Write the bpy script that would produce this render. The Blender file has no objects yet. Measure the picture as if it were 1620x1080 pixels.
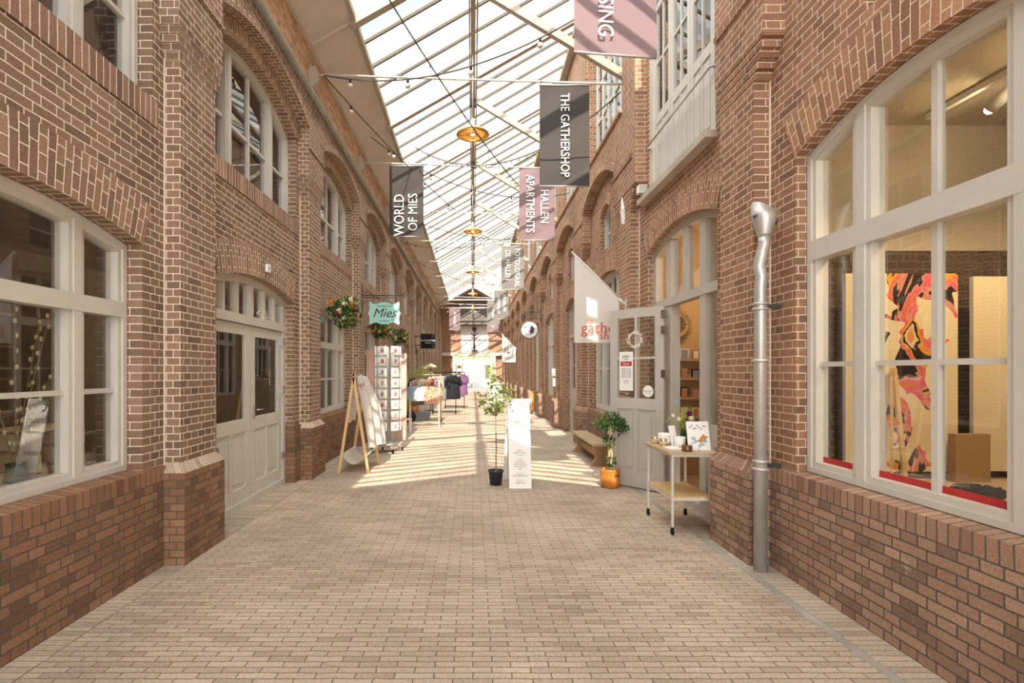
import bpy, math, random
from mathutils import Vector, Matrix, noise
random.seed(7)
PI = math.pi
S = bpy.context.scene
COL = S.collection

# ------------------------------------------------------------------ camera, light, exposure
F = 800.0; VX = 748.0; VY = 587.0; H = 1.55
cd = bpy.data.cameras.new('camera'); cam = bpy.data.objects.new('camera', cd); COL.objects.link(cam)
cd.sensor_width = 36; cd.lens = 36*F/1620; cd.shift_x = (810-VX)/1620; cd.shift_y = (VY-540)/1620
cd.clip_start = 0.05; cd.clip_end = 400
cam.location = (0, 0, H); cam.rotation_euler = (PI/2, 0, 0)
S.camera = cam
S.view_settings.view_transform = 'Standard'; S.view_settings.look = 'None'
S.view_settings.gamma = 1; S.view_settings.use_curve_mapping = False
S.view_settings.exposure = 0.24
S.cycles.max_bounces = 8; S.cycles.diffuse_bounces = 5; S.cycles.transparent_max_bounces = 14
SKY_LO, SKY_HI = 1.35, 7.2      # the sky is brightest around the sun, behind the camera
w = bpy.data.worlds.new('world'); S.world = w; w.use_nodes = True
nt = w.node_tree; nt.nodes.clear()
tc = nt.nodes.new('ShaderNodeTexCoord'); mp = nt.nodes.new('ShaderNodeMapping'); mp.inputs['Scale'].default_value = (2.2, 2.2, 5)
nz = nt.nodes.new('ShaderNodeTexNoise'); nz.inputs['Scale'].default_value = 1.6; nz.inputs['Detail'].default_value = 5
cr = nt.nodes.new('ShaderNodeValToRGB')
cr.color_ramp.elements[0].position = .38; cr.color_ramp.elements[0].color = (.60, .69, .78, 1)
cr.color_ramp.elements[1].position = .58; cr.color_ramp.elements[1].color = (1, .965, .91, 1)
bg = nt.nodes.new('ShaderNodeBackground'); 
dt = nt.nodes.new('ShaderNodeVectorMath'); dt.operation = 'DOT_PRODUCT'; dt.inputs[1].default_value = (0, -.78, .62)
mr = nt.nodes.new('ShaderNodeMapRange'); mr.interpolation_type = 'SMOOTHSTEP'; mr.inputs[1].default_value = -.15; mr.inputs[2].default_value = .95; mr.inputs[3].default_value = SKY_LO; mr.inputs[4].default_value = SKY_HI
wo = nt.nodes.new('ShaderNodeOutputWorld')
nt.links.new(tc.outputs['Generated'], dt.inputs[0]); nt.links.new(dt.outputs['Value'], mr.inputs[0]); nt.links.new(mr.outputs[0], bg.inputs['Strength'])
nt.links.new(tc.outputs['Generated'], mp.inputs[0]); nt.links.new(mp.outputs[0], nz.inputs['Vector'])
nt.links.new(nz.outputs[0], cr.inputs[0]); nt.links.new(cr.outputs[0], bg.inputs[0]); nt.links.new(bg.outputs[0], wo.inputs[0])
sd = bpy.data.lights.new('sun', 'SUN'); sun = bpy.data.objects.new('sun', sd); COL.objects.link(sun)
sd.energy = 9.5; sd.angle = math.radians(.4); sd.color = (1, .9, .76)
sun.rotation_euler = Vector((.02, 1.0, -1.0)).to_track_quat('-Z', 'Y').to_euler()
sun.location = (0, -20, 25)

# ------------------------------------------------------------------ materials
def new_mat(name):
    m = bpy.data.materials.new(name); m.use_nodes = True
    n = m.node_tree; b = n.nodes['Principled BSDF']
    return m, n, b
def L(n, a, b): n.links.new(a, b)
def simple(name, col, rough=.6, metal=0, bump=0, bscale=60, var=0, emit=0, coord='Object', spec=None, vscale=3):
    m, n, b = new_mat(name)
    b.inputs['Base Color'].default_value = (*col, 1); b.inputs['Roughness'].default_value = rough; b.inputs['Metallic'].default_value = metal
    if spec is not None: b.inputs['Specular IOR Level'].default_value = spec
    if emit: b.inputs['Emission Color'].default_value = (*col, 1); b.inputs['Emission Strength'].default_value = emit
    if bump or var:
        t = n.nodes.new('ShaderNodeTexCoord')
    if var:
        q = n.nodes.new('ShaderNodeTexNoise'); q.inputs['Scale'].default_value = vscale; q.inputs['Detail'].default_value = 6
        L(n, t.outputs[coord], q.inputs['Vector'])
        r = n.nodes.new('ShaderNodeValToRGB')
        r.color_ramp.elements[0].position = .3; r.color_ramp.elements[1].position = .7
        r.color_ramp.elements[0].color = (*[c*(1-var) for c in col], 1); r.color_ramp.elements[1].color = (*[min(1, c*(1+var*.6)) for c in col], 1)
        L(n, q.outputs[0], r.inputs[0]); L(n, r.outputs[0], b.inputs['Base Color'])
    if bump:
        q = n.nodes.new('ShaderNodeTexNoise'); q.inputs['Scale'].default_value = bscale
        L(n, t.outputs[coord], q.inputs['Vector'])
        bp = n.nodes.new('ShaderNodeBump'); bp.inputs['Strength'].default_value = bump; bp.inputs['Distance'].default_value = .01
        L(n, q.outputs[0], bp.inputs['Height']); L(n, bp.outputs[0], b.inputs['Normal'])
    return m
def mixc(n, fac, a, b, mode='MIX'):
    x = n.nodes.new('ShaderNodeMix'); x.data_type = 'RGBA'; x.blend_type = mode
    for s, v in ((0, fac), (6, a), (7, b)):
        if hasattr(v, 'links'): L(n, v, x.inputs[s])
        elif s == 0: x.inputs[0].default_value = v
        else: x.inputs[s].default_value = (*v, 1)
    return x.outputs[2]
def brick(name, c1, c2, mortar, bw=.22, rh=.0615, joint=.0048, squash=.5, off=.5, dark=(.1, .055, .035), darkamt=.35, bump=.6, rough=.85, distort=.0028, stain=None):
    m, n, b = new_mat(name)
    t = n.nodes.new('ShaderNodeUVMap')
    d = n.nodes.new('ShaderNodeTexNoise'); d.inputs['Scale'].default_value = 9; d.inputs['Detail'].default_value = 3
    L(n, t.outputs[0], d.inputs['Vector'])
    vs = n.nodes.new('ShaderNodeVectorMath'); vs.operation = 'SUBTRACT'; L(n, d.outputs['Color'], vs.inputs[0]); vs.inputs[1].default_value = (.5, .5, .5)
    vm = n.nodes.new('ShaderNodeVectorMath'); vm.operation = 'MULTIPLY_ADD'; L(n, vs.outputs[0], vm.inputs[0]); vm.inputs[1].default_value = (distort*3,)*3
    L(n, t.outputs[0], vm.inputs[2])
    k = n.nodes.new('ShaderNodeTexBrick')
    k.offset = off; k.offset_frequency = 2; k.squash = squash; k.squash_frequency = 2
    k.inputs['Scale'].default_value = 1; k.inputs['Brick Width'].default_value = bw; k.inputs['Row Height'].default_value = rh
    k.inputs['Mortar Size'].default_value = joint; k.inputs['Mortar Smooth'].default_value = .15
    k.inputs['Color1'].default_value = (0, 0, 0, 1); k.inputs['Color2'].default_value = (1, 1, 1, 1); k.inputs['Mortar'].default_value = (.5, .5, .5, 1)
    L(n, vm.outputs[0], k.inputs['Vector'])
    r = n.nodes.new('ShaderNodeValToRGB'); e = r.color_ramp.elements
    e[0].position = 0; e[0].color = (*dark, 1); e[1].position = 1; e[1].color = (*c2, 1)
    z = e.new(darkamt); z.color = (*c1, 1)
    z = e.new((1+darkamt)/2); z.color = (*[(p+q)/2 for p, q in zip(c1, c2)], 1)
    L(n, k.outputs['Color'], r.inputs[0])
    # grain inside each brick, large patches
    g = n.nodes.new('ShaderNodeTexNoise'); g.inputs['Scale'].default_value = 70; g.inputs['Detail'].default_value = 5
    L(n, t.outputs[0], g.inputs['Vector'])
    gr = n.nodes.new('ShaderNodeMapRange'); gr.inputs[1].default_value = .3; gr.inputs[2].default_value = .7; gr.inputs[3].default_value = .78; gr.inputs[4].default_value = 1.18
    L(n, g.outputs[0], gr.inputs[0])
    g2 = n.nodes.new('ShaderNodeTexNoise'); g2.inputs['Scale'].default_value = 1.1; g2.inputs['Detail'].default_value = 4
    L(n, t.outputs[0], g2.inputs['Vector'])
    gr2 = n.nodes.new('ShaderNodeMapRange'); gr2.inputs[1].default_value = .35; gr2.inputs[2].default_value = .65; gr2.inputs[3].default_value = .86; gr2.inputs[4].default_value = 1.12
    L(n, g2.outputs[0], gr2.inputs[0])
    mu = n.nodes.new('ShaderNodeMath'); mu.operation = 'MULTIPLY'; L(n, gr.outputs[0], mu.inputs[0]); L(n, gr2.outputs[0], mu.inputs[1])
    bc = mixc(n, 1.0, r.outputs[0], mu.outputs[0], 'MULTIPLY')
    if stain:
        s = n.nodes.new('ShaderNodeTexNoise'); s.inputs['Scale'].default_value = stain[0]; s.inputs['Detail'].default_value = 8; s.inputs['Roughness'].default_value = .7
        L(n, t.outputs[0], s.inputs['Vector'])
        sr = n.nodes.new('ShaderNodeMapRange'); sr.inputs[1].default_value = stain[1]; sr.inputs[2].default_value = stain[1]+.1; sr.inputs[3].default_value = 0; sr.inputs[4].default_value = stain[2]
        L(n, s.outputs[0], sr.inputs[0]); bc = mixc(n, sr.outputs[0], bc, stain[3])
    mc = mixc(n, 1.0, mortar, gr.outputs[0], 'MULTIPLY')
    out = mixc(n, k.outputs['Fac'], bc, mc)
    L(n, out, b.inputs['Base Color']); b.inputs['Roughness'].default_value = rough; b.inputs['Specular IOR Level'].default_value = .25
    h = n.nodes.new('ShaderNodeMath'); h.operation = 'MULTIPLY_ADD'; L(n, g.outputs[0], h.inputs[0]); h.inputs[1].default_value = .35
    h1 = n.nodes.new('ShaderNodeMath'); h1.operation = 'SUBTRACT'; h1.inputs[0].default_value = 1; L(n, k.outputs['Fac'], h1.inputs[1]); L(n, h1.outputs[0], h.inputs[2])
    bp = n.nodes.new('ShaderNodeBump'); bp.inputs['Strength'].default_value = bump; bp.inputs['Distance'].default_value = .006
    L(n, h.outputs[0], bp.inputs['Height']); L(n, bp.outputs[0], b.inputs['Normal'])
    return m
def wood(name, c1, c2, scale=6, rough=.5):
    m, n, b = new_mat(name)
    t = n.nodes.new('ShaderNodeTexCoord'); q = n.nodes.new('ShaderNodeMapping'); q.inputs['Scale'].default_value = (scale*4, scale*.5, scale*4)
    x = n.nodes.new('ShaderNodeTexNoise'); x.inputs['Scale'].default_value = 3; x.inputs['Detail'].default_value = 6; x.inputs['Distortion'].default_value = 1.2
    L(n, t.outputs['Object'], q.inputs[0]); L(n, q.outputs[0], x.inputs['Vector'])
    r = n.nodes.new('ShaderNodeValToRGB'); r.color_ramp.elements[0].position = .35; r.color_ramp.elements[1].position = .65
    r.color_ramp.elements[0].color = (*c1, 1); r.color_ramp.elements[1].color = (*c2, 1)
    L(n, x.outputs[0], r.inputs[0]); L(n, r.outputs[0], b.inputs['Base Color']); b.inputs['Roughness'].default_value = rough
    return m
def glass(name, tint=(.93, .95, .93), boost=1.0, ior=1.5, frost=0, frostcol=(.9, .9, .88)):
    m = bpy.data.materials.new(name); m.use_nodes = True; n = m.node_tree; n.nodes.clear()
    o = n.nodes.new('ShaderNodeOutputMaterial'); tr = n.nodes.new('ShaderNodeBsdfTransparent'); tr.inputs[0].default_value = (*tint, 1)
    gl = n.nodes.new('ShaderNodeBsdfGlossy'); gl.inputs['Roughness'].default_value = .0; gl.inputs[0].default_value = (.95, .95, .95, 1)
    fr = n.nodes.new('ShaderNodeLayerWeight'); fr.inputs[0].default_value = .5
    pw = n.nodes.new('ShaderNodeMath'); pw.operation = 'POWER'; pw.inputs[1].default_value = 5; L(n, fr.outputs['Facing'], pw.inputs[0])
    mu = n.nodes.new('ShaderNodeMath'); mu.operation = 'MULTIPLY_ADD'; mu.use_clamp = True; mu.inputs[1].default_value = .92; mu.inputs[2].default_value = .08*boost; L(n, pw.outputs[0], mu.inputs[0])
    mx = n.nodes.new('ShaderNodeMixShader'); L(n, mu.outputs[0], mx.inputs[0]); L(n, tr.outputs[0], mx.inputs[1]); L(n, gl.outputs[0], mx.inputs[2])
    last = mx.outputs[0]
    if frost:
        t = n.nodes.new('ShaderNodeTexCoord'); mp = n.nodes.new('ShaderNodeMapping'); mp.inputs['Scale'].default_value = (.35, 2.2, .35)
        q = n.nodes.new('ShaderNodeTexNoise'); q.inputs['Scale'].default_value = 1.5; q.inputs['Detail'].default_value = 3
        L(n, t.outputs['Object'], mp.inputs[0]); L(n, mp.outputs[0], q.inputs['Vector'])
        r = n.nodes.new('ShaderNodeMapRange'); r.inputs[1].default_value = .42; r.inputs[2].default_value = .68; r.inputs[3].default_value = 0; r.inputs[4].default_value = frost
        L(n, q.outputs[0], r.inputs[0])
        tl = n.nodes.new('ShaderNodeBsdfTranslucent'); tl.inputs[0].default_value = (*frostcol, 1)
        m2 = n.nodes.new('ShaderNodeMixShader'); L(n, r.outputs[0], m2.inputs[0]); L(n, last, m2.inputs[1]); L(n, tl.outputs[0], m2.inputs[2]); last = m2.outputs[0]
    L(n, last, o.inputs[0]); return m
def cloth(name, col, trans=.35, pat=None):
    m = bpy.data.materials.new(name); m.use_nodes = True; n = m.node_tree; b = n.nodes['Principled BSDF']; o = n.nodes['Material Output']
    b.inputs['Base Color'].default_value = (*col, 1); b.inputs['Roughness'].default_value = .85; b.inputs['Specular IOR Level'].default_value = .15
    tl = n.nodes.new('ShaderNodeBsdfTranslucent'); tl.inputs[0].default_value = (*col, 1)
    if pat:
        t = n.nodes.new('ShaderNodeTexCoord'); src = None; base = col
        for (sc, th, pc) in pat:
            v = n.nodes.new('ShaderNodeTexVoronoi'); v.inputs['Scale'].default_value = sc; L(n, t.outputs['Object'], v.inputs['Vector'])
            q = n.nodes.new('ShaderNodeMath'); q.operation = 'LESS_THAN'; q.inputs[1].default_value = th; L(n, v.outputs['Distance'], q.inputs[0])
            base = mixc(n, q.outputs[0], base, pc)
        L(n, base, b.inputs['Base Color']); L(n, base, tl.inputs[0])
    mx = n.nodes.new('ShaderNodeMixShader'); mx.inputs[0].default_value = trans; L(n, b.outputs[0], mx.inputs[1]); L(n, tl.outputs[0], mx.inputs[2]); L(n, mx.outputs[0], o.inputs[0])
    return m

M = {}
M['brickL'] = brick('brick_left', (.245, .148, .10), (.315, .20, .138), (.76, .655, .51), dark=(.18, .115, .083), darkamt=.25, joint=.0042)
M['brickR'] = brick('brick_right', (.29, .148, .085), (.375, .205, .12), (.68, .56, .42), dark=(.22, .118, .075), darkamt=.25, joint=.0040, stain=(4, .62, .4, (.55, .47, .38)))
M['brickO'] = brick('brick_orange_band', (.42, .23, .12), (.58, .35, .2), (.62, .5, .36), dark=(.28, .14, .08), darkamt=.25)
M['plinthL'] = brick('brick_plinth_left', (.245, .128, .07), (.31, .172, .098), (.10, .09, .075), dark=(.17, .095, .058), darkamt=.3, joint=.005)
M['plinthR'] = brick('brick_plinth_right', (.33, .195, .13), (.44, .28, .19), (.11, .095, .08), dark=(.23, .14, .095), darkamt=.3, joint=.005, stain=(3.2, .62, .7, (.6, .55, .48)))
M['arch'] = brick('brick_arch', (.28, .165, .11), (.37, .23, .155), (.80, .70, .55), dark=(.22, .135, .095), darkamt=.25, joint=.0042)
M['archR'] = brick('brick_arch_right', (.34, .17, .095), (.44, .24, .14), (.72, .6, .45), dark=(.25, .13, .08), darkamt=.25, joint=.004)
M['soldL'] = brick('brick_soldier_left', (.27, .14, .075), (.35, .19, .105), (.11, .10, .08), bw=30, dark=(.2, .1, .06), darkamt=.25, joint=.0045)
M['soldR'] = brick('brick_soldier_right', (.34, .20, .13), (.46, .29, .19), (.12, .10, .08), bw=30, dark=(.24, .14, .095), darkamt=.25, joint=.0045)
M['soldW'] = brick('brick_sill_course', (.27, .155, .105), (.39, .235, .16), (.70, .6, .47), bw=30, dark=(.2, .12, .09), darkamt=.25)
M['floor'] = brick('paving_brick', (.47, .37, .28), (.54, .435, .33), (.12, .085, .06), bw=.2, rh=.05, joint=.0028, squash=1, off=.5, dark=(.40, .31, .23), darkamt=.25, bump=.7, rough=.75, distort=.006, stain=(1.3, .6, .18, (.38, .30, .22)))
M['border'] = brick('paving_border', (.44, .35, .265), (.52, .42, .32), (.2, .14, .1), bw=.2, rh=.052, joint=.0028, squash=1, off=0, dark=(.37, .29, .21), darkamt=.25, bump=.6)
M['concrete'] = simple('concrete_strip', (.36, .32, .27), .85, bump=.3, var=.25)
M['cap'] = brick('plinth_cap_brick', (.50, .37, .27), (.62, .47, .35), (.30, .25, .2), bw=30, dark=(.42, .3, .21), darkamt=.25, joint=.004)
M['white'] = simple('cream_paint', (.60, .56, .49), .45, var=.06, bump=.05)
M['grey'] = simple('warm_grey_paint', (.50, .455, .385), .45, var=.05)
M['panelc'] = simple('cream_soffit', (.56, .475, .385), .6, var=.08)
M['steel'] = simple('cream_steel', (.40, .345, .26), .6, var=.1, spec=.2)
M['bar'] = simple('glazing_bar', (.10, .085, .065), .7, spec=.1)
M['zinc'] = simple('zinc_pipe', (.56, .54, .50), .45, metal=.6, var=.2, bump=.1, bscale=20)
M['gutter'] = simple('gutter_zinc', (.26, .25, .2), .5, var=.2)
M['ambg'] = simple('amber_glass_dark', (.16, .06, .025), .15)
M['joint'] = simple('pale_lime_joint', (.72, .62, .49), .9, bump=.3)
M['stone'] = simple('stone_sill', (.50, .42, .33), .8, var=.15, bump=.2)
M['glass'] = glass('window_glass', boost=1.7)
M['roofglass'] = glass('roof_glass', tint=(.96, .97, .96), boost=.6, frost=.35, frostcol=(.75, .77, .76))
M['dark'] = simple('room_dark', (.07, .052, .04), .9)
M['room'] = simple('room_wall', (.30, .24, .18), .9, var=.2)
M['warm'] = simple('room_warm', (.62, .45, .26), .9)
M['gallery'] = simple('gallery_wall', (.50, .43, .34), .9)
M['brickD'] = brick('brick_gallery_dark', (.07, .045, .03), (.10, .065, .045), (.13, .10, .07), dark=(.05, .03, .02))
M['black'] = simple('black_metal', (.012, .012, .012), .6, spec=.15)
M['iron'] = simple('wrought_iron', (.05, .04, .035), .6)
M['brass'] = simple('brass', (.75, .52, .22), .3, metal=.9)
M['gold'] = simple('gold_rail', (.62, .44, .18), .4, metal=.5)
M['chrome'] = simple('chrome', (.6, .6, .6), .2, metal=1)
M['shade'] = simple('lamp_shade_amber', (.8, .54, .2), .55)
M['bulb'] = simple('bulb_lit', (1, .75, .4), .3, emit=220)
M['bulbglass'] = simple('bulb_glass', (.6, .5, .4), .1)
M['pine'] = wood('pine', (.60, .38, .16), (.72, .5, .25))
M['lightwood'] = wood('light_wood', (.62, .47, .28), (.74, .6, .4), 8)
M['oak'] = wood('oak', (.30, .17, .07), (.5, .32, .15))
M['oaktop'] = wood('oak_top', (.42, .29, .16), (.6, .45, .28))
M['paper'] = simple('white_paper', (.85, .82, .77), .6)
M['whiteboard'] = simple('white_board', (.86, .84, .80), .5)
M['ink'] = simple('ink_black', (.03, .03, .03), .7)
M['brownink'] = simple('ink_brown', (.45, .25, .16), .7)
M['redink'] = simple('ink_red', (.55, .1, .05), .7)
M['red'] = simple('red_strip', (.45, .02, .02), .5)
M['whiteink'] = simple('letters_white', (.9, .88, .85), .6)
M['terra'] = simple('glazed_orange', (.55, .20, .035), .15, var=.3, vscale=6)
M['pot'] = simple('black_plastic', (.025, .025, .03), .4)
M['soil'] = simple('soil', (.06, .04, .025), 1)
M['bark'] = simple('bark', (.28, .2, .13), .9, var=.3, vscale=30)
M['leaf'] = cloth('leaf', (.27, .36, .09), .4)
M['leafdark'] = cloth('leaf_dark', (.05, .11, .03), .3)
M['leaflight'] = cloth('leaf_light', (.42, .48, .12), .4)
M['banner_pink'] = cloth('banner_mauve', (.27, .19, .20), .25)
M['banner_grey'] = cloth('banner_charcoal', (.07, .062, .056), .12)
M['banner_mid'] = cloth('banner_grey', (.24, .22, .2), .25)
M['flag'] = cloth('flag_white', (.82, .78, .72), .35)
M['mint'] = simple('mint_sign', (.36, .68, .58), .5)
M['towel'] = cloth('printed_muslin', (.83, .78, .72), .3, [(26, .22, (.45, .28, .16)), (17, .13, (.06, .06, .07)), (33, .12, (.6, .35, .1))])
M['canvas'] = cloth('canvas_sling', (.8, .75, .66), .3)
def C_(n, c, **k): M[n] = cloth(n, c, **k)
C_('c_white', (.84, .82, .78)); C_('c_cream', (.72, .64, .5)); C_('c_black', (.04, .04, .05)); C_('c_red', (.55, .07, .06)); C_('c_pink', (.7, .42, .4))
C_('c_grey', (.35, .36, .38)); C_('c_blue', (.42, .5, .6)); C_('c_green', (.35, .5, .25)); C_('c_orange', (.7, .35, .1)); C_('c_purple', (.3, .15, .3))
C_('c_dots', (.82, .82, .8), pat=[(18, .2, (.05, .06, .1))]); C_('c_floral', (.8, .5, .35), pat=[(14, .3, (.55, .05, .06)), (9, .2, (.85, .6, .2))])
for nm, c in (('fl_red', (.35, .02, .06)), ('fl_orange', (.8, .28, .06)), ('fl_cream', (.85, .78, .5)), ('fl_pink', (.75, .4, .35)), ('fl_plum', (.15, .03, .1)), ('fl_white', (.88, .85, .78))):
    M[nm] = cloth(nm, c, .3)
M['thread'] = simple('cable_dark', (.06, .05, .04), .6)
M['cablewhite'] = simple('tie_rod_white', (.66, .62, .55), .4)
M['cardbrown'] = simple('kraft', (.4, .25, .13), .8)
def art_mat():
    m, n, b = new_mat('marbled_paint')
    t = n.nodes.new('ShaderNodeUVMap')
    a = n.nodes.new('ShaderNodeTexNoise'); a.inputs['Scale'].default_value = 1.25; a.inputs['Detail'].default_value = 4; a.inputs['Distortion'].default_value = 2.6
    L(n, t.outputs[0], a.inputs['Vector'])
    r = n.nodes.new('ShaderNodeValToRGB'); e = r.color_ramp.elements; r.color_ramp.interpolation = 'EASE'
    stops = [(.0, (.02, .012, .01)), (.33, (.05, .02, .015)), (.42, (.03, .02, .02)), (.43, (.75, .35, .25)), (.46, (.75, .12, .22)), (.485, (.8, .25, .05)), (.52, (.85, .42, .06)), (.545, (.02, .015, .012)), (.575, (.04, .02, .015)), (.59, (.85, .72, .5)), (.68, (.8, .3, .1)), (.8, (.85, .6, .15))]
    e[0].position = 0; e[0].color = (*stops[0][1], 1); e[1].position = 1; e[1].color = (*stops[-1][1], 1)
    for p, c in stops[1:-1]:
        x = e.new(p); x.color = (*c, 1)
    L(n, a.outputs[0], r.inputs[0])
    # organic figure mask around the middle of the sheet
    sp = n.nodes.new('ShaderNodeSeparateXYZ'); L(n, t.outputs[0], sp.inputs[0])
    d = n.nodes.new('ShaderNodeTexNoise'); d.inputs['Scale'].default_value = 2.1; d.inputs['Detail'].default_value = 2; d.inputs['Distortion'].default_value = 1.5
    L(n, t.outputs[0], d.inputs['Vector'])
    def mth(op, a_, b_=None, c_=None):
        x = n.nodes.new('ShaderNodeMath'); x.operation = op
        for i, v in enumerate((a_, b_, c_)):
            if v is None: continue
            if hasattr(v, 'links'): L(n, v, x.inputs[i])
            else: x.inputs[i].default_value = v
        return x.outputs[0]
    cx = mth('ABSOLUTE', mth('SUBTRACT', sp.outputs[0], .50))
    rr = mth('ADD', cx, mth('MULTIPLY', mth('SUBTRACT', d.outputs[0], .5), -1.5))
    mk = mth('LESS_THAN', rr, .17)
    L(n, mixc(n, mk, (.86, .72, .5), r.outputs[0]), b.inputs['Base Color']); b.inputs['Roughness'].default_value = .25
    return m
M['art'] = art_mat()
M['yardwall'] = simple('yard_render', (.27, .25, .215), .8, var=.15)
M['yarddoor'] = simple('yard_door_paint', (.34, .33, .31), .6)

# ------------------------------------------------------------------ mesh builder
class MB:
    def __init__(s): s.v = []; s.f = []; s.uv = []; s.m = []; s.mats = []; s.cur = 0; s.sm = []; s.smooth = False
    def use(s, mat):
        if mat not in s.mats: s.mats.append(mat)
        s.cur = s.mats.index(mat); return s
    def face(s, pts, uv=None):
        i = len(s.v); s.v += [tuple(p) for p in pts]; s.f.append(tuple(range(i, i+len(pts)))); s.uv.append(uv); s.m.append(s.cur); s.sm.append(s.smooth)
    def faces(s, vs, fs, smooth=None):
        i = len(s.v); s.v += [tuple(p) for p in vs]
        for f in fs: s.f.append(tuple(j+i for j in f)); s.uv.append(None); s.m.append(s.cur); s.sm.append(s.smooth if smooth is None else smooth)
    def box(s, x0, x1, y0, y1, z0, z1):
        if x0 > x1: x0, x1 = x1, x0
        if y0 > y1: y0, y1 = y1, y0
        if z0 > z1: z0, z1 = z1, z0
        s.j = (getattr(s, 'j', 0)*5+3) % 17; e = .00006*s.j; x0 -= e; y0 -= e; z0 -= e; x1 += e; y1 += e; z1 += e
        a = [(x0, y0, z0), (x1, y0, z0), (x1, y1, z0), (x0, y1, z0), (x0, y0, z1), (x1, y0, z1), (x1, y1, z1), (x0, y1, z1)]
        s.faces(a, [(0, 3, 2, 1), (4, 5, 6, 7), (0, 1, 5, 4), (1, 2, 6, 5), (2, 3, 7, 6), (3, 0, 4, 7)], False); return s
    def bar(s, p0, p1, w, h, up=(0, 0, 1)):
        p0 = Vector(p0); p1 = Vector(p1); d = (p1-p0).normalized(); u = Vector(up)
        if abs(d.dot(u)) > .98: u = Vector((0, 1, 0))
        a = d.cross(u).normalized(); b = a.cross(d).normalized(); vs = []
        for p in (p0, p1):
            for (i, j) in ((-1, -1), (1, -1), (1, 1), (-1, 1)): vs.append(p+a*i*w/2+b*j*h/2)
        s.faces(vs, [(0, 1, 2, 3), (7, 6, 5, 4), (0, 4, 5, 1), (1, 5, 6, 2), (2, 6, 7, 3), (3, 7, 4, 0)], False); return s
    def tube(s, pts, r, n=8, cap=True):
        pts = [Vector(p) for p in pts]; N = len(pts); rs = r if isinstance(r, (list, tuple)) else [r]*N; vs = []; pa = None
        for i, p in enumerate(pts):
            d = (pts[min(i+1, N-1)]-pts[max(i-1, 0)])
            d = d.normalized() if d.length > 1e-9 else Vector((0, 0, 1))
            if pa is None:
                u = Vector((0, 0, 1)) if abs(d.z) < .9 else Vector((1, 0, 0)); a = d.cross(u).normalized()
            else:
                a = (pa-d*pa.dot(d)).normalized()
            pa = a; b = d.cross(a)
            for k in range(n): t = 2*PI*k/n; vs.append(p+(a*math.cos(t)+b*math.sin(t))*rs[i])
        fs = [(i*n+k, i*n+(k+1) % n, (i+1)*n+(k+1) % n, (i+1)*n+k) for i in range(N-1) for k in range(n)]
        if cap: fs += [tuple(range(n))[::-1], tuple(range((N-1)*n, N*n))]
        s.faces(vs, fs, True); return s
    def lathe(s, prof, c=(0, 0, 0), n=24, sx=1, sy=1):
        vs = [(c[0]+r*math.cos(2*PI*k/n)*sx, c[1]+r*math.sin(2*PI*k/n)*sy, c[2]+z) for r, z in prof for k in range(n)]
        fs = [(i*n+k, i*n+(k+1) % n, (i+1)*n+(k+1) % n, (i+1)*n+k) for i in range(len(prof)-1) for k in range(n)]
        if prof[0][0] > 1e-4: fs.append(tuple(range(n))[::-1])
        if prof[-1][0] > 1e-4: fs.append(tuple(range((len(prof)-1)*n, len(prof)*n)))
        s.faces(vs, fs, True); return s
    def ball(s, c, r, n=8, sx=1, sy=1, sz=1):
        m = max(4, n//2+1)
        s.lathe([(max(1e-5, r*math.sin(PI*i/m)), -r*math.cos(PI*i/m)*sz) for i in range(m+1)], c, n, sx, sy); return s
    def prism(s, poly, axis, a, b):           # poly in the two other axes, extruded along axis
        def P(q, t):
            return (t, q[0], q[1]) if axis == 'x' else (q[0], t, q[1]) if axis == 'y' else (q[0], q[1], t)
        n = len(poly); s.faces([P(q, a) for q in poly]+[P(q, b) for q in poly], [tuple(range(n))[::-1], tuple(range(n, 2*n))]+[(i, (i+1) % n, n+(i+1) % n, n+i) for i in range(n)], False); return s
    def leafq(s, p, d, ln, wd, up=None):
        d = Vector(d).normalized(); u = Vector(up or (random.uniform(-1, 1), random.uniform(-1, 1), random.uniform(.2, 1)))
        a = d.cross(u)
        if a.length < 1e-3: a = Vector((1, 0, 0))
        a = a.normalized(); nrm = a.cross(d); p = Vector(p)
        q = [p, p+d*ln*.4+a*wd*.5+nrm*ln*.06, p+d*ln-nrm*ln*.1, p+d*ln*.4-a*wd*.5+nrm*ln*.06, p+d*ln*.5]
        s.faces(q, [(0, 1, 4), (1, 2, 4), (2, 3, 4), (3, 0, 4)], True)
    def mesh(s, name, mat=None, org=(0, 0, 0)):
        me = bpy.data.meshes.new(name); ox, oy, oz = org
        me.from_pydata([(x-ox, y-oy, z-oz) for x, y, z in s.v], [], s.f)
        for mt in (s.mats if s.mats else [mat]): me.materials.append(mt)
        if s.mats: me.polygons.foreach_set('material_index', s.m)
        me.polygons.foreach_set('use_smooth', s.sm)
        uvl = me.uv_layers.new(name='UVMap'); data = [0.0]*(2*len(me.loops))
        for p in me.polygons:
            u = s.uv[p.index]; nx, ny, nz_ = abs(p.normal.x), abs(p.normal.y), abs(p.normal.z)
            for j, li in enumerate(p.loop_indices):
                if u: a, b = u[j]
                else:
                    x, y, z = s.v[s.f[p.index][j]]
                    if nx >= ny and nx >= nz_: a, b = y, z
                    elif ny >= nz_: a, b = x, z
                    else: a, b = x, y
                data[2*li] = a; data[2*li+1] = b
        uvl.data.foreach_set('uv', data); me.update(); return me
def tagp(o, label=None, cat=None, group=None, kind=None):
    if label: o['label'] = label
    if cat: o['category'] = cat
    if group: o['group'] = group
    if kind: o['kind'] = kind
    return o
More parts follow.
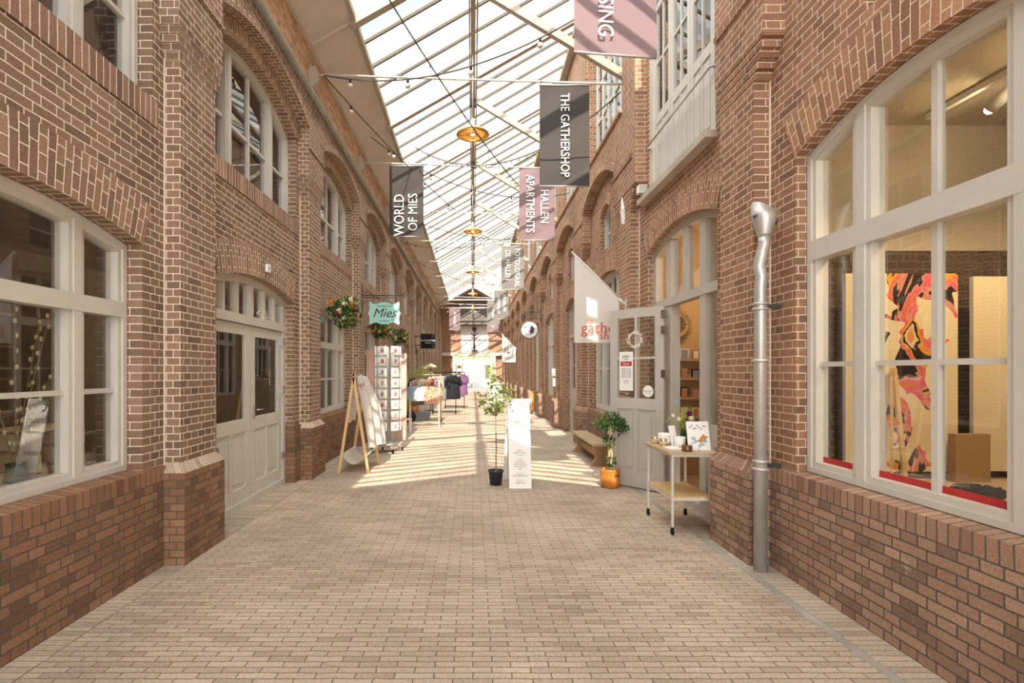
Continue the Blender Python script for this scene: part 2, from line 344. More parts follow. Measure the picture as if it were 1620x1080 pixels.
class Thing:
    """An Empty at the thing's base; parts are given in the thing's own frame (or in world coordinates with W)."""
    def __init__(s, name, label, cat, loc=(0, 0, 0), rz=0, group=None, W=False, kind=None):
        o = bpy.data.objects.new(name, None); COL.objects.link(o); o.empty_display_size = .1
        o.location = loc; o.rotation_euler = (0, 0, rz); tagp(o, label, cat, group, kind); s.o = o; s.org = loc if W else (0, 0, 0)
    def part(s, name, mb, mat=None, parent=None, label=None, kind=None):
        o = bpy.data.objects.new(name, mb.mesh(name, mat, s.org)); COL.objects.link(o); o.parent = parent or s.o
        return tagp(o, label, kind=kind)
    def copy(s, loc, rz=None, label=None, group=None, cat=None):
        t = Thing.__new__(Thing); t.org = (0, 0, 0); kids = list(s.o.children)
        r = s.o.copy(); COL.objects.link(r); r.location = loc
        if rz is not None: r.rotation_euler = (0, 0, rz)
        if label: r['label'] = label
        if group: r['group'] = group
        def rec(src, dst):
            for ch in KIDS(src):
                c = ch.copy(); COL.objects.link(c); c.parent = dst; rec(ch, c)
        rec(s.o, r); t.o = r; return t
def KIDS(o): return list(o.children)
def solo(name, mb, mat, label=None, cat=None, group=None, kind=None, rz=None):
    xs = [v[0] for v in mb.v]; ys = [v[1] for v in mb.v]; zs = [v[2] for v in mb.v]
    c = ((min(xs)+max(xs))/2, (min(ys)+max(ys))/2, min(zs))
    o = bpy.data.objects.new(name, mb.mesh(name, mat, c)); COL.objects.link(o); o.location = c
    return tagp(o, label, cat, group, kind)
def struct(name, mb, mat=None, label=None):
    o = bpy.data.objects.new(name, mb.mesh(name, mat)); COL.objects.link(o); return tagp(o, label, kind='structure')
def text_mb(txt, size, M4, mb=None, ext=.002, align='CENTER', spacing=1.0, squeeze=1.0, shear=0, bold=0):
    cu = bpy.data.curves.new('t', 'FONT'); cu.body = txt; cu.size = size; cu.extrude = ext; cu.align_x = align; cu.align_y = 'CENTER'; cu.resolution_u = 3
    cu.space_character = spacing; cu.shear = shear; cu.offset = bold
    ob = bpy.data.objects.new('t', cu); COL.objects.link(ob); me = bpy.data.meshes.new_from_object(ob)
    bpy.data.objects.remove(ob); mb = mb or MB(); X = M4 @ Matrix.Diagonal((squeeze, 1, 1, 1))
    mb.faces([X @ v.co for v in me.vertices], [tuple(p.vertices) for p in me.polygons], False)
    bpy.data.meshes.remove(me); bpy.data.curves.remove(cu); return mb
def face_cam(x, y, z, roll=0):      # text plane facing the -Y direction
    return Matrix.Translation((x, y, z)) @ Matrix.Rotation(PI/2, 4, 'X') @ Matrix.Rotation(roll, 4, 'Z')
def px(x, y, D):                    # measured point of the photo at distance D
    return ((x-VX)*D/F, D, H-(y-VY)*D/F)

# ------------------------------------------------------------------ bays
P = 3.2; YC0 = 2.76; NB = 11
def yc(k): return YC0+P*k
def arcz(t, half, spring, crown):       # t in [-half, half]
    r = crown-spring
    if r < 1e-4: return spring
    R = (half*half+r*r)/(2*r); return spring+math.sqrt(max(0, R*R-t*t))-(R-r)
def arc_ring(mb, x, s, c, half, spring, crown, th, proj, mat, n=18, skew=.0):
    """A ring of radial bricks, standing proj in front of the plane x."""
    mb.use(mat); r = crown-spring; R = (half*half+r*r)/(2*r); cz = spring-(R-r); a0 = math.asin(half/R); xf = x-s*proj
    pts = []
    for i in range(n+1):
        a = -a0+2*a0*i/n; pts.append(((c+R*math.sin(a), cz+R*math.cos(a)), (c+(R+th)*math.sin(a), cz+(R+th)*math.cos(a)), a*(R+th*.4)))
    for i in range(n):
        (a, A, ua), (b, B, ub) = pts[i], pts[i+1]
        mb.face([(xf, *a), (xf, *b), (xf, *B), (xf, *A)], [(0, ua), (0, ub), (th, ub), (th, ua)])
        mb.face([(xf, *A), (xf, *B), (x, *B), (x, *A)]);  mb.face([(xf, *a), (xf, *b), (x, *b), (x, *a)])
    for k in (0, n):
        a, A, _ = pts[k]; mb.face([(xf, *a), (xf, *A), (x, *A), (x, *a)])
def opening_cols(mb, x, c, half, y0, y1, z0, z1, ops, mat, s=1, depth=0, soffit=None, n=16):
    """wall plane x between y0..y1, z0..z1 with stacked openings ops=[(half,zs,spring,crown)], reveal depth outwards."""
    mb.use(mat); xo = x+s*depth
    ys = {y0, y1}
    for (h, *_r) in ops:
        for i in range(n+1): ys.add(round(c-h+2*h*i/n, 5))
    ys = sorted(ys)
    for a, b in zip(ys, ys[1:]):
        m = (a+b)/2; segs = []; zl = [z0, z0]
        for (h, zs, sp, cr) in ops:
            if abs(m-c) < h:
                ta = arcz(a-c, h, sp, cr); tb = arcz(b-c, h, sp, cr)
                if zs > zl[0]+1e-4: segs.append((zl[0], zl[1], zs, zs))
                if depth:
                    mb.face([(x, a, ta), (x, b, tb), (xo, b, tb), (xo, a, ta)])
                zl = [ta, tb]
        if min(zl) < z1: segs.append((zl[0], zl[1], z1, z1))
        for (p, q, u, v) in segs: mb.face([(x, a, p), (x, b, q), (x, b, v), (x, a, u)])
    if depth:
        for (h, zs, sp, cr) in ops:
            for yy in (c-h, c+h): mb.face([(x, yy, zs), (xo, yy, zs), (xo, yy, sp), (x, yy, sp)])
            if zs > z0+1e-4: mb.face([(x, c-h, zs), (xo, c-h, zs), (xo, c+h, zs), (x, c+h, zs)])

SIDE = {
 -1: dict(s=-1, wall=2.49, plinth=2.465, shaft=2.36, base=2.30, upper=2.33, sp=2.50, cr=2.64, gh=1.05, uh=1.17, us=3.66, usp=4.80, ucr=5.10, ub=.08, cz=4.12, asp=5.0, acr=5.27, top=5.50, brick='brickL', pl='plinthL', arch='arch', sol='soldL'),
  1: dict(s=1, wall=2.40, plinth=2.37, shaft=2.27, base=2.20, upper=2.23, sp=3.14, cr=3.33, gh=1.0, uh=.34, us=3.75, usp=4.42, ucr=4.56, ub=.2, cz=3.95, asp=4.72, acr=5.04, top=5.42, brick='brickR', pl='plinthR', arch='archR', sol='soldR'),
}
def wall(sd):
    g = SIDE[sd]; s = g['s']; mb = MB(); X = lambda v: s*v
    bm, pm, am, sm = M[g['brick']], M[g['pl']], M[g['arch']], M[g['sol']]
    for k in range(-2, NB):
        c = yc(k); y0, y1 = c-P/2, c+P/2
        door = (sd == -1 and k == 1) or (sd == 1 and k in (1, 3, 6)) or (sd == -1 and k in (5, 8))
        gh = g['gh'] if not (sd == 1 and k in (3, 6)) else .68
        ops = [(gh, 0 if door else .8, g['sp'], g['cr'])]
        if sd == 1 and k == 1: ops.append((.96, 3.92, 6.55, 6.56))
        else: ops.append((g['uh'], g['us'], g['usp'], g['ucr']))
        ztop = g['top']+(1.3 if sd == 1 and k == 1 else 0)
        # wall skin above plinth
        opening_cols(mb, X(g['wall']), c, 0, y0, y1, .8, ztop, [(o[0], max(o[1], .8), o[2], o[3]) for o in ops], bm, s, .15)
        # plinth
        mb.use(pm)
        ranges = [(y0, c-gh), (c+gh, y1)] if door else [(y0, y1)]
        for a, b in ranges:
            x = X(g['plinth']); mb.face([(x, a, 0), (x, b, 0), (x, b, .68), (x, a, .68)])
            mb.use(sm); mb.face([(x, a, .68), (x, b, .68), (x, b, .79), (x, a, .79)], [(.61, a), (.61, b), (.79, b), (.79, a)])
            xi = X(g['wall']+.15); mb.face([(x, a, .79), (x, b, .79), (xi, b, .815), (xi, a, .815)], [(0.2, a), (.2, b), (.35, b), (.35, a)])
            if door:
                yy = b if a == y0 else a
                mb.use(pm).face([(x, yy, 0), (xi, yy, 0), (xi, yy, .8), (x, yy, .8)])
            mb.use(pm)
        # arches
        arc_ring(mb, X(g['wall']), s, c, gh, g['sp'], g['cr'], .33, .012, am)
        if not (sd == 1 and k == 1): arc_ring(mb, X(g['wall']), s, c, g['uh'], g['usp'], g['ucr'], .20, .03 if sd == -1 else .012, am)
        # sill course under upper window
        if sd == -1:
            x = X(g['wall']-.012); mb.use(M['soldW']).face([(x, c-g['uh']-.05, 3.46), (x, c+g['uh']+.05, 3.46), (x, c+g['uh']+.05, 3.66), (x, c-g['uh']-.05, 3.66)], [(.61, c-1.2), (.61, c+1.2), (.79, c+1.2), (.79, c-1.2)])
            mb.face([(x, c-g['uh']-.05, 3.66), (x, c+g['uh']+.05, 3.66), (X(g['wall']+.15), c+g['uh']+.05, 3.66), (X(g['wall']+.15), c-g['uh']-.05, 3.66)])
        # upper face with the big blind arch
        hB = P/2-.275-g['ub']
        if not (sd == 1 and k == 1):
            opening_cols(mb, X(g['upper']), c, hB, y0, y1, g['cz']+.2, g['top'], [(hB, g['cz']+.2, g['asp'], g['acr'])], bm, s, g['wall']-g['upper'])
            arc_ring(mb, X(g['upper']), s, c, hB, g['asp'], g['acr'], .11, .012, am)
            xf, xw = X(g['upper']), X(g['wall'])
            for yy, q in ((c-hB, y0), (c+hB, y1)):
                mb.use(bm).face([(xf, yy, g['cz']+.2), (xf, q, g['cz']+.2), (xw, q, g['cz']+.2), (xw, yy, g['cz']+.2)])
        else:
            mb.use(bm)
            for a, b in ((y0, y0+.30), (c+1.0, y1)):
                mb.box(X(g['upper']), X(g['wall']), a, b, g['cz']+.2, ztop)
    # piers
    for k in range(-2, NB+1):
        c = yc(k)-P/2; mb.use(bm)
        mb.box(X(g['shaft']), X(g['wall']+.02), c-.275, c+.275, .7, g['cz']+.22)
        mb.use(M['joint']).box(X(g['wall']-.008), X(g['wall']+.01), c-.289, c-.274, .80, g['cz']-.06); mb.box(X(g['wall']-.008), X(g['wall']+.01), c+.274, c+.289, .80, g['cz']-.06); mb.use(bm)
        for i in range(5):                        # corbelled courses
            e = g['ub']*(i+1)/5-.003; p = (g['shaft']-g['upper'])*(i+1)/5-.003; e2 = 0 if (sd == 1 and k == 1) else e; z = g['cz']+i*.0615-.06
            mb.box(X(g['shaft']-p), X(g['wall']+.01), c-.275-e, c+.275+e2, z, z+.0615-(.005 if i == 4 else 0))
        mb.box(X(g['upper']-.022), X(g['wall']), c-.28-g['ub'], c+.28+(0 if (sd == 1 and k == 1) else g['ub']), g['cz']+.60, g['cz']+.645)
        # base with sloping top
        mb.use(pm); b = X(g['base']); wl = X(g['wall']+.02); sh = X(g['shaft']); yA, yB = c-.325, c+.325
        mb.box(b, wl, yA, yB, 0, .735)
        mb.use(M['cap'] if sd == -1 else sm)
        zt = .815
        T = [(b, yA, .735), (b, yB, .735), (wl, yB, .735), (wl, yA, .735)]; U = [(sh, c-.28, zt), (sh, c+.28, zt), (wl, c+.28, zt), (wl, c-.28, zt)]
        for i, j in ((0, 1), (1, 2), (3, 0)):
            mb.face([T[i], T[j], U[j], U[i]], [(.61, T[i][1]+T[i][0]), (.61, T[j][1]+T[j][0]), (.79, T[j][1]+T[j][0]), (.79, T[i][1]+T[i][0])])
        mb.face(U)
    # extension of the wall to the end wall
    ye = yc(NB)-P/2
    mb.use(bm).box(X(g['upper']), X(g['wall']+.15), ye, 38.5, 0, g['top'])
    mb.use(bm).box(X(g['wall']), X(g['wall']+.2), -6.0, yc(-2)-P/2, 0, g['top'])
    if sd == -1:
        mb.use(M['brickO']).box(X(2.45), X(2.75), -6.0, 38.5, g['top']+.02, 6.40)
    else:
        mb.use(bm)
        # raised wall beside the loading door, then the upper storey with its own piers and windows
        for k in range(-2, NB+1):
            c = yc(k)-P/2; mb.box(2.33, 2.6, c-.28, c+.28, g['top'], 9.15); mb.box(2.40, 2.7, c-.38, c+.38, g['top'], 9.15)
            c2 = yc(k)
            if k < NB and k != 1:
                mb.box(2.44, 2.7, c2-P/2, c2-1.1, g['top'], 9.15); mb.box(2.44, 2.7, c2+1.1, c2+P/2, g['top'], 9.15)
                mb.box(2.44, 2.7, c2-1.1, c2+1.1, g['top'], 5.72); mb.box(2.44, 2.7, c2-1.1, c2+1.1, 7.9, 9.15)
        mb.box(2.42, 2.7, yc(1)-P/2, yc(1)+P/2, 6.72, 9.15)
        mb.box(2.44, 2.7, -6, yc(-2)-P/2, g['top'], 9.15)
    return struct('wall_left' if sd == -1 else 'wall_right', mb)
wall(-1); wall(1)

# coping and gutters
mb = MB(); mb.box(-2.27, -2.50, -6, 38.4, 5.50, 5.535); struct('trim_1', mb, M['white'])
mb = MB(); mb.tube([(-2.25, -6, 5.45), (-2.25, 38.3, 5.45)], .035, 8); struct('trim_2', mb, M['gutter'])
mb = MB(); mb.box(2.19, 2.45, -6, yc(1)-P/2, 5.42, 5.46); mb.box(2.19, 2.45, yc(1)+P/2, 38.4, 5.42, 5.46); struct('trim_3', mb, M['archR'])
# floor
mb = MB(); mb.use(M['floor']).face([(-2.29, -6, 0), (2.10, -6, 0), (2.10, 38.4, 0), (-2.29, 38.4, 0)])
mb.use(M['border']).face([(-2.62, -6, 0), (-2.29, -6, 0), (-2.29, 38.4, 0), (-2.62, 38.4, 0)], [(.09, -6), (.42-.22, -6), (.2, 38.4), (.09, 38.4)])
mb.face([(2.16, -6, 0), (2.6, -6, 0), (2.6, 38.4, 0), (2.16, 38.4, 0)], [(0, -6), (.4, -6), (.4, 38.4), (0, 38.4)])
mb.use(M['concrete']).face([(2.10, -6, 0), (2.16, -6, 0), (2.16, 38.4, 0), (2.10, 38.4, 0)])
mb.use(M['yardwall']).face([(-12, 38.4, 0), (12, 38.4, 0), (12, 60, 0), (-12, 60, 0)])
struct('floor', mb)

# ------------------------------------------------------------------ windows and doors
def arched_frame(mb, s, half, z0, spring, crown, d0, d1, t):
    """outer frame: jambs, sill and curved head; local y, x = s*(d0..d1)"""
    mb.box(s*d0, s*d1, -half, -half+t, z0, arcz(half-t, half, spring, crown)-t*.3); mb.box(s*d0, s*d1, half-t, half, z0, arcz(half-t, half, spring, crown)-t*.3)
    mb.box(s*d0, s*d1, -half, half, z0, z0+t)
    N = 14
    for i in range(N):
        a = -half+2*half*i/N; b = -half+2*half*(i+1)/N; za = arcz(a, half, spring, crown); zb = arcz(b, half, spring, crown)
        mb.prism([(a, za-t*1.05), (b, zb-t*1.05), (b, zb), (a, za)], 'x', s*d0, s*d1)
def glass_sheet(mb, s, half, z0, spring, crown, d, inset=.03):
    N = 14; h = half-inset
    for i in range(N):
        a = -h+2*h*i/N; b = -h+2*h*(i+1)/N
        mb.face([(s*d, a, z0+inset), (s*d, b, z0+inset), (s*d, b, arcz(b, half, spring, crown)-inset), (s*d, a, arcz(a, half, spring, crown)-inset)])
WN = [0]; DN = [0]
def win_proto(s, half, z0, spring, crown, mull, mw, transom, muntv, munth, t=.09, mat='white', fr=None):
    """mull: mullion centres; muntv: [(y, zlo, zhi)]; munth: [(y0,y1,z)]"""
    f = MB(); arched_frame(f, s, half, z0, spring, crown, 0, .09, t); arched_frame(f, s, half-.012, z0+.012, spring-.012, crown-.012, -.012, 0, t*.45)
    for m in mull: f.box(0, s*.09, m-mw/2, m+mw/2, z0+t*.5, arcz(m, half, spring, crown)-t*.5); f.box(-s*.012, 0, m-mw/4, m+mw/4, z0+t*.5, arcz(m, half, spring, crown)-t*.5)
    if transom: f.box(-s*.014, s*.09, -half+.02, half-.02, transom[0], transom[1])
    for (y, a, b) in muntv: f.box(s*.03, s*.07, y-.018, y+.018, a, b)
    for (a, b, z) in munth: f.box(s*.03, s*.07, a, b, z-.016, z+.016)
    # inner sash edges that the lights sit in
    g = MB(); glass_sheet(g, s, half, z0, spring, crown, .055)
    return f, g
def place_window(protomesh, x, y, cache={}):
    WN[0] += 1; e = bpy.data.objects.new('window_%d' % WN[0], None); COL.objects.link(e); e.location = (x, y, 0); e['kind'] = 'structure'; e.empty_display_size = .1
    for nm, me in protomesh:
        o = bpy.data.objects.new(nm, me); COL.objects.link(o); o.parent = e
    return e
def mk(f, g, mat='white'): return [('window_frame', f.mesh('window_frame', M[mat])), ('glass', g.mesh('glass', M['glass']))]
# left ground: three lights, transom
gl = SIDE[-1]; gr = SIDE[1]
a = .57; fL, gL_ = win_proto(-1, 1.05, .80, 2.50, 2.64, (-a, a), .13, (1.95, 2.06), [(0, .88, 2.5)], [(-.97, -a-.05, 1.41), (-a+.05, a-.05, 1.41), (a+.05, .97, 1.41)])
WLG = mk(fL, gL_)
a = .52; fU, gU = win_proto(-1, 1.17, 3.66, 4.80, 5.10, (-a-.04, a+.04), .14, None, [(0, 3.72, 5.0)], [(-1.1, -a-.1, 4.24), (-a+.02, a-.02, 4.24), (a+.1, 1.1, 4.24)], mat='grey')
WLU = mk(fU, gU)
a = .48; fR, gR = win_proto(1, 1.0, .80, 3.14, 3.33, (-a, a), .15, (2.36, 2.50), [(0, .86, 3.24)], [(-.92, -a-.05, 1.60), (-a+.05, a-.05, 1.60), (a+.05, .92, 1.60)])
WRG = mk(fR, gR)
fS, gS = win_proto(1, .34, 3.75, 4.42, 4.56, (), .1, None, [], [(-.3, .3, 4.1)], t=.04, mat='grey')
WRS = mk(fS, gS)
f, g = MB(), MB()
f.box(0, .06, -1.08, -1.0, 5.72, 7.9); f.box(0, .06, 1.0, 1.08, 5.72, 7.9); f.box(0, .06, -1.08, 1.08, 5.72, 5.8); f.box(0, .06, -1.08, 1.08, 7.82, 7.9)
for m in (-.6, -.2, .2, .6): f.box(0, .05, m-.025, m+.025, 5.75, 7.85)
for z in (6.5, 7.2): f.box(.01, .045, -1.05, 1.05, z-.02, z+.02)
g.face([(.03, -1.05, 5.74), (.03, 1.05, 5.74), (.03, 1.05, 7.88), (.03, -1.05, 7.88)])
WRC = mk(f, g)
for k in range(-1, NB):
    if k not in (1, 5, 8): place_window(WLG, -2.61, yc(k))
    place_window(WLU, -2.61, yc(k))
    if k not in (1, 3, 6): place_window(WRG, 2.49, yc(k))
    if k != 1: place_window(WRS, 2.49, yc(k)); place_window(WRC, 2.50, yc(k))

def panel_leaf(t, name, s, y0, y1, z0, z1, zm, d0, mat, cols=1, rows=1, npan=2, parent=None, stile=.10):
    """glazed-over-panelled door leaf in the thing's frame; x from s*d0 to s*(d0+.045)"""
    m = MB(); xa, xb = s*d0, s*(d0+.045)
    m.box(xa, xb, y0, y0+stile, z0, z1); m.box(xa, xb, y1-stile, y1, z0, z1); m.box(xa, xb, y0, y1, z1-stile, z1); m.box(xa, xb, y0, y1, z0, z0+.2); m.box(xa, xb, y0, y1, zm-.07, zm+.07)
    gw = (y1-y0-2*stile)
    for i in range(1, cols): yy = y0+stile+gw*i/cols; m.box(xa, xb, yy-.016, yy+.016, zm, z1-.05)
    for j in range(1, rows): zz = zm+.07+(z1-stile-zm-.07)*j/rows; m.box(xa, xb, y0+.05, y1-.05, zz-.016, zz+.016)
    for i in range(npan):
        a = y0+stile+gw*i/npan; b = a+gw/npan
        if i: m.box(xa, xb, a-.03, a+.03, z0+.1, zm)
        m.box(s*(d0+.018), s*(d0+.028), a, b, z0+.1, zm)
        m.box(s*(d0+.008), s*(d0+.036), a+.06, b-.06, z0+.26, zm-.13)
    o = t.part(name, m, M[mat], parent)
    gm = MB(); gm.face([(s*(d0+.022), y0+.05, zm), (s*(d0+.022), y1-.05, zm), (s*(d0+.022), y1-.05, z1-.05), (s*(d0+.022), y0+.05, z1-.05)])
    t.part('glass', gm, M['glass'], o); return o
def door_unit(s, x, y, half, spring, crown, ztr, upm, mat='grey'):
    DN[0] += 1; t = Thing('door_%d' % DN[0], None, None, (x, y, 0), kind='structure')
    f = MB(); arched_frame(f, s, half, 0.0, spring, crown, 0, .1, .08); f.box(-s*.01, s*.1, -half+.02, half-.02, ztr, ztr+.1)
    for m in upm: f.box(0, s*.08, m-.02, m+.02, ztr+.05, arcz(m, half, spring, crown)-.04)
    f.box(0, s*.09, -.04, .04, ztr+.05, crown-.04)
    t.part('door_frame', f, M[mat])
    g = MB(); glass_sheet(g, s, half, ztr, spring, crown, .05); t.part('transom_glass', g, M['glass'])
    return t
# left double door
t = door_unit(-1, -2.60, yc(1), 1.05, 2.50, 2.64, 2.09, (-.68, -.36, .36, .68), 'white')
for i, (y0, y1) in enumerate(((-.965, -.006), (.006, .965))):
    lf = panel_leaf(t, 'door_leaf', -1, y0, y1, .03, 2.08, .93, .02, 'white', 1, 1, 2, stile=.115)
    hm = MB()
    for z in (.35, 1.25, 1.9):
        yy = y1+.0 if i else y0
        hm.box(.012, -.02, yy-.02, yy+.02, z, z+.1)
    t.part('hinge', hm, M['chrome'], lf)
hm = MB(); hm.box(.0, -.02, .05, .085, .98, 1.14); hm.tube([(0, .07, 1.09), (.05, .07, 1.09), (.05, .19, 1.09)], .009, 6); t.part('door_handle', hm, M['chrome'])
hm = MB()
for i in range(5): hm.bar((-.028, .2+.05*i*.9, 2.25+.05*math.sin(i*PI/4)), (-.028, .2+.05*(i+1)*.9, 2.25+.05*math.sin((i+1)*PI/4)), .01, .012)
for i in range(9):
    a_ = PI*i/8; hm.bar((-.03, .42, 2.2), (-.03, .42+.14*math.cos(a_), 2.2+.13*math.sin(a_)), .004, .012)
t.part('lettering', hm, M['whiteink'], label='white emblem painted on the fanlight')
for k in (5, 8):
    t = door_unit(-1, -2.60, yc(k), 1.05, 2.50, 2.64, 2.09, (-.5, .5), 'white')
    for y0, y1 in ((-.965, -.006), (.006, .965)): panel_leaf(t, 'door_leaf', -1, y0, y1, .03, 2.08, .98, .02, 'white')
for k in (3, 6):
    t = door_unit(1, 2.50, yc(k), .68, 3.14, 3.33, 2.38, (-.3, .3), 'grey')
    for y0, y1 in ((-.59, -.005), (.005, .59)): panel_leaf(t, 'door_leaf', 1, y0, y1, .03, 2.37, 1.05, .02, 'grey', 1, 2, 1, stile=.09)
# right shop door, one leaf standing open
t = door_unit(1, 2.49, yc(1), 1.0, 3.14, 3.33, 2.38, (), 'grey')
m = MB()
for yy in (-.48, .48): m.box(-.0, .12, yy-.075, yy+.075, 0, 3.2)
m.box(-.01, .1, .55, .93, 0, .2); m.box(.02, .07, .5, .95, .2, .9); m.box(.02, .07, .55, .95, .9, .98)
m.box(-.01, .1, -.93, -.55, 0, .2); m.box(.02, .07, -.95, -.5, .2, .9); m.box(.02, .07, -.95, -.55, .9, .98); m.box(.02, .06, .72, .76, .95, 2.4); m.box(.02, .06, .55, .95, 1.6, 1.64)
t.part('door_post', m, M['grey'])
g = MB()
for a, b in ((.55, .92), (-.92, -.55)): g.face([(.045, a, .95), (.045, b, .95), (.045, b, 2.4), (.045, a, 2.4)])
t.part('glass', g, M['glass'])
DN[0] += 1
ang = math.atan2(7.02-6.40, 1.93-2.44)        # hinge to free edge
t = Thing('door_%d' % DN[0], None, None, (2.44, 6.40, .02), ang-PI/2, kind='structure')
leaf = panel_leaf(t, 'door_leaf', 1, 0, .80, 0, 2.36, 1.10, -.045, 'grey', 2, 2, 2, stile=.12)
m = MB()
for z in (.45, 1.45, 2.0, 2.2): m.box(-.06, .012, -.03, .03, z, z+.1)
t.part('hinge', m, M['chrome'], leaf)
m = MB(); m.box(.0, .012, .70, .745, 1.12, 1.3); m.tube([(.01, .72, 1.22), (.055, .72, 1.22), (.055, .58, 1.22)], .010, 6); t.part('door_handle', m, M['chrome'], leaf)
m = MB(); m.box(.0, .014, .045, .075, 1.35, 1.62); m.tube([(0, .76, 1.95), (.015, .76, 1.95)], .03, 10); t.part('lock_bolt', m, M['iron'], leaf)
LEAF = t
def leaf_pt(x, y, z):
    c, s_ = math.cos(ang-PI/2), math.sin(ang-PI/2); return (2.44+c*x-s_*y, 6.40+s_*x+c*y, z+.02)
# which local x side faces the camera: the handle is on the +x side if its world y is smaller
FS = 1 if leaf_pt(.1, .4, 1)[1] < leaf_pt(0, .4, 1)[1] else -1

# loading doors high on the right
DN[0] += 1
t = Thing('door_%d' % DN[0], None, None, (2.42, yc(1), 3.92), kind='structure')
m = MB(); hh = .96; m.box(0, .1, -hh, -hh+.12, 0, 2.63); m.box(0, .1, hh-.12, hh, 0, 2.63); m.box(0, .1, -hh, hh, 2.5, 2.63)
t.part('door_frame', m, M['white'])
for y0, y1 in ((-.84, -.285), (-.275, .275), (.285, .84)):
    lf = MB(); mm = (y0+y1)/2
    lf.box(.02, .07, y0, y0+.07, 0, 2.5); lf.box(.02, .07, y1-.07, y1, 0, 2.5); lf.box(.02, .07, y0, y1, 0, .12); lf.box(.02, .07, y0, y1, .9, 1.02); lf.box(.02, .07, y0, y1, 2.4, 2.5)
    lf.box(.035, .055, y0, y1, .1, .95); lf.box(.026, .06, mm-.02, mm+.02, .1, .9)
    lf.box(.026, .062, y0+.1, mm-.05, .16, .86); lf.box(.026, .062, mm+.05, y1-.1, .16, .86)
    lf.box(.03, .06, mm-.014, mm+.014, 1.0, 2.45); lf.box(.03, .06, y0, y1, 1.7, 1.73)
    o = t.part('door_leaf', lf, M['white'])
    gm = MB(); gm.face([(.045, y0+.05, 1), (.045, y1-.05, 1), (.045, y1-.05, 2.42), (.045, y0+.05, 2.42)]); t.part('glass', gm, M['glass'], o)
mb = MB(); mb.box(2.28, 2.55, yc(1)-1.0, yc(1)+1.08, 3.85, 3.92); struct('trim_4', mb, M['stone'])
th = Thing('guard_rail', 'thin steel safety rail across the white loading doors high on the right wall', 'rail', (2.36, yc(1), 4.58))
m = MB(); m.tube([(0, -.93, 0), (0, .93, 0)], .013, 8)
for y in (-.93, .93): m.tube([(0, y, 0), (.065, y, 0)], .012, 6); m.tube([(.05, y, 0), (.062, y, 0)], .03, 8)
th.part('rail', m, M['zinc'])
th = Thing('bird_wire', 'zigzag anti-bird wire along the stone sill of the loading doors', 'wire', (2.31, yc(1), 3.92))
m = MB(); n = 60
pts = [(0, -.95+1.9*i/n, .003+(.045 if i % 2 else 0)) for i in range(n+1)]
m.tube(pts, .0015, 4); th.part('wire', m, M['chrome'])

# ------------------------------------------------------------------ rooms behind the glass
def shell(name, x0, x1, y0, y1, z0, z1, mat, openx, floor=None):
    m = MB().use(mat)
    m.face([(x0, y0, z0), (x1, y0, z0), (x1, y0, z1), (x0, y0, z1)]); m.face([(x0, y1, z0), (x1, y1, z0), (x1, y1, z1), (x0, y1, z1)])
    m.face([(x0, y0, z1), (x1, y0, z1), (x1, y1, z1), (x0, y1, z1)])
    far = x0 if openx == 'hi' else x1
    m.face([(far, y0, z0), (far, y1, z0), (far, y1, z1), (far, y0, z1)])
    m.use(floor or mat).face([(x0, y0, z0), (x1, y0, z0), (x1, y1, z0), (x0, y1, z0)])
    return struct(name, m)
shell('wall_left_room', -6.5, -2.72, -3, 36.6, .02, 3.3, M['room'], 'hi', M['oak'])
shell('wall_left_loft', -6.5, -2.72, -3, 36.6, 3.35, 6.3, M['room'], 'hi')
shell('wall_gallery', 2.66, 7.0, -1.2, 4.22, .02, 3.6, M['gallery'], 'lo', M['oaktop'])
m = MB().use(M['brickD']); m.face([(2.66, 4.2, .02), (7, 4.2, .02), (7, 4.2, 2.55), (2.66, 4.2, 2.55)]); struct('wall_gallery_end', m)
shell('wall_shop', 2.66, 6.2, 4.26, 7.5, .02, 3.6, M['warm'], 'lo', M['oaktop'])
shell('wall_right_room', 2.66, 6.0, 7.54, 36.6, .02, 3.6, M['room'], 'lo', M['oak'])
shell('wall_right_loft', 2.72, 6.5, -3, 36.6, 3.65, 9.1, M['room'], 'lo')

# ------------------------------------------------------------------ roof
def rz(x): return 7.824+.577*x
YS, YE = 3.3, 36.2
m = MB()
# monopitch glass over the visible length
m.use(M['roofglass']).face([(-1.8, YS, rz(-1.8)+.09), (-1.8, YE, rz(-1.8)+.09), (2.36, YE, rz(2.36)+.09), (2.36, YS, rz(2.36)+.09)])
# gabled glass nearer the entrance
YG = -.2
m.face([(-1.75, YG, 6.86), (-1.75, YS, 6.86), (0, YS, 7.87), (0, YG, 7.87)]); m.face([(1.75, YG, 6.86), (1.75, YS, 6.86), (0, YS, 7.87), (0, YG, 7.87)])
ceil = struct('ceiling', m)
def cpart(name, mb, mat):
    o = bpy.data.objects.new(name, mb.mesh(name, mat)); COL.objects.link(o); o.parent = ceil; return o
m = MB(); NBAR = 5
k = 0; y = 4.36
while y < YE-.1:
    if k % NBAR: 
        for dx in ((0,) if k % NBAR != 2 else (0,)): m.bar((-1.8, y, rz(-1.8)+.065), (2.36, y, rz(2.36)+.065), .038, .05)
    y += P/NBAR; k += 1
y = YG
while y <= YS+.01:
    for sx in (-1, 1): m.bar((0, y, 7.84), (sx*1.75, y, 6.83), .05 if abs(y-YG) > .1 else .1, .05)
    y += .35
cpart('glazing_bars', m, M['bar'])
m = MB(); m.box(-.11, .11, YG, YS, 7.72, 7.83); m.bar((-1.78, YS, rz(-1.78)+.02), (-1.78, YE, rz(-1.78)+.02), .07, .1)
m.box(2.25, 2.34, YS, YE, rz(2.3)-.08, rz(2.3)+.06)
cpart('edge_beam', m, M['steel'])
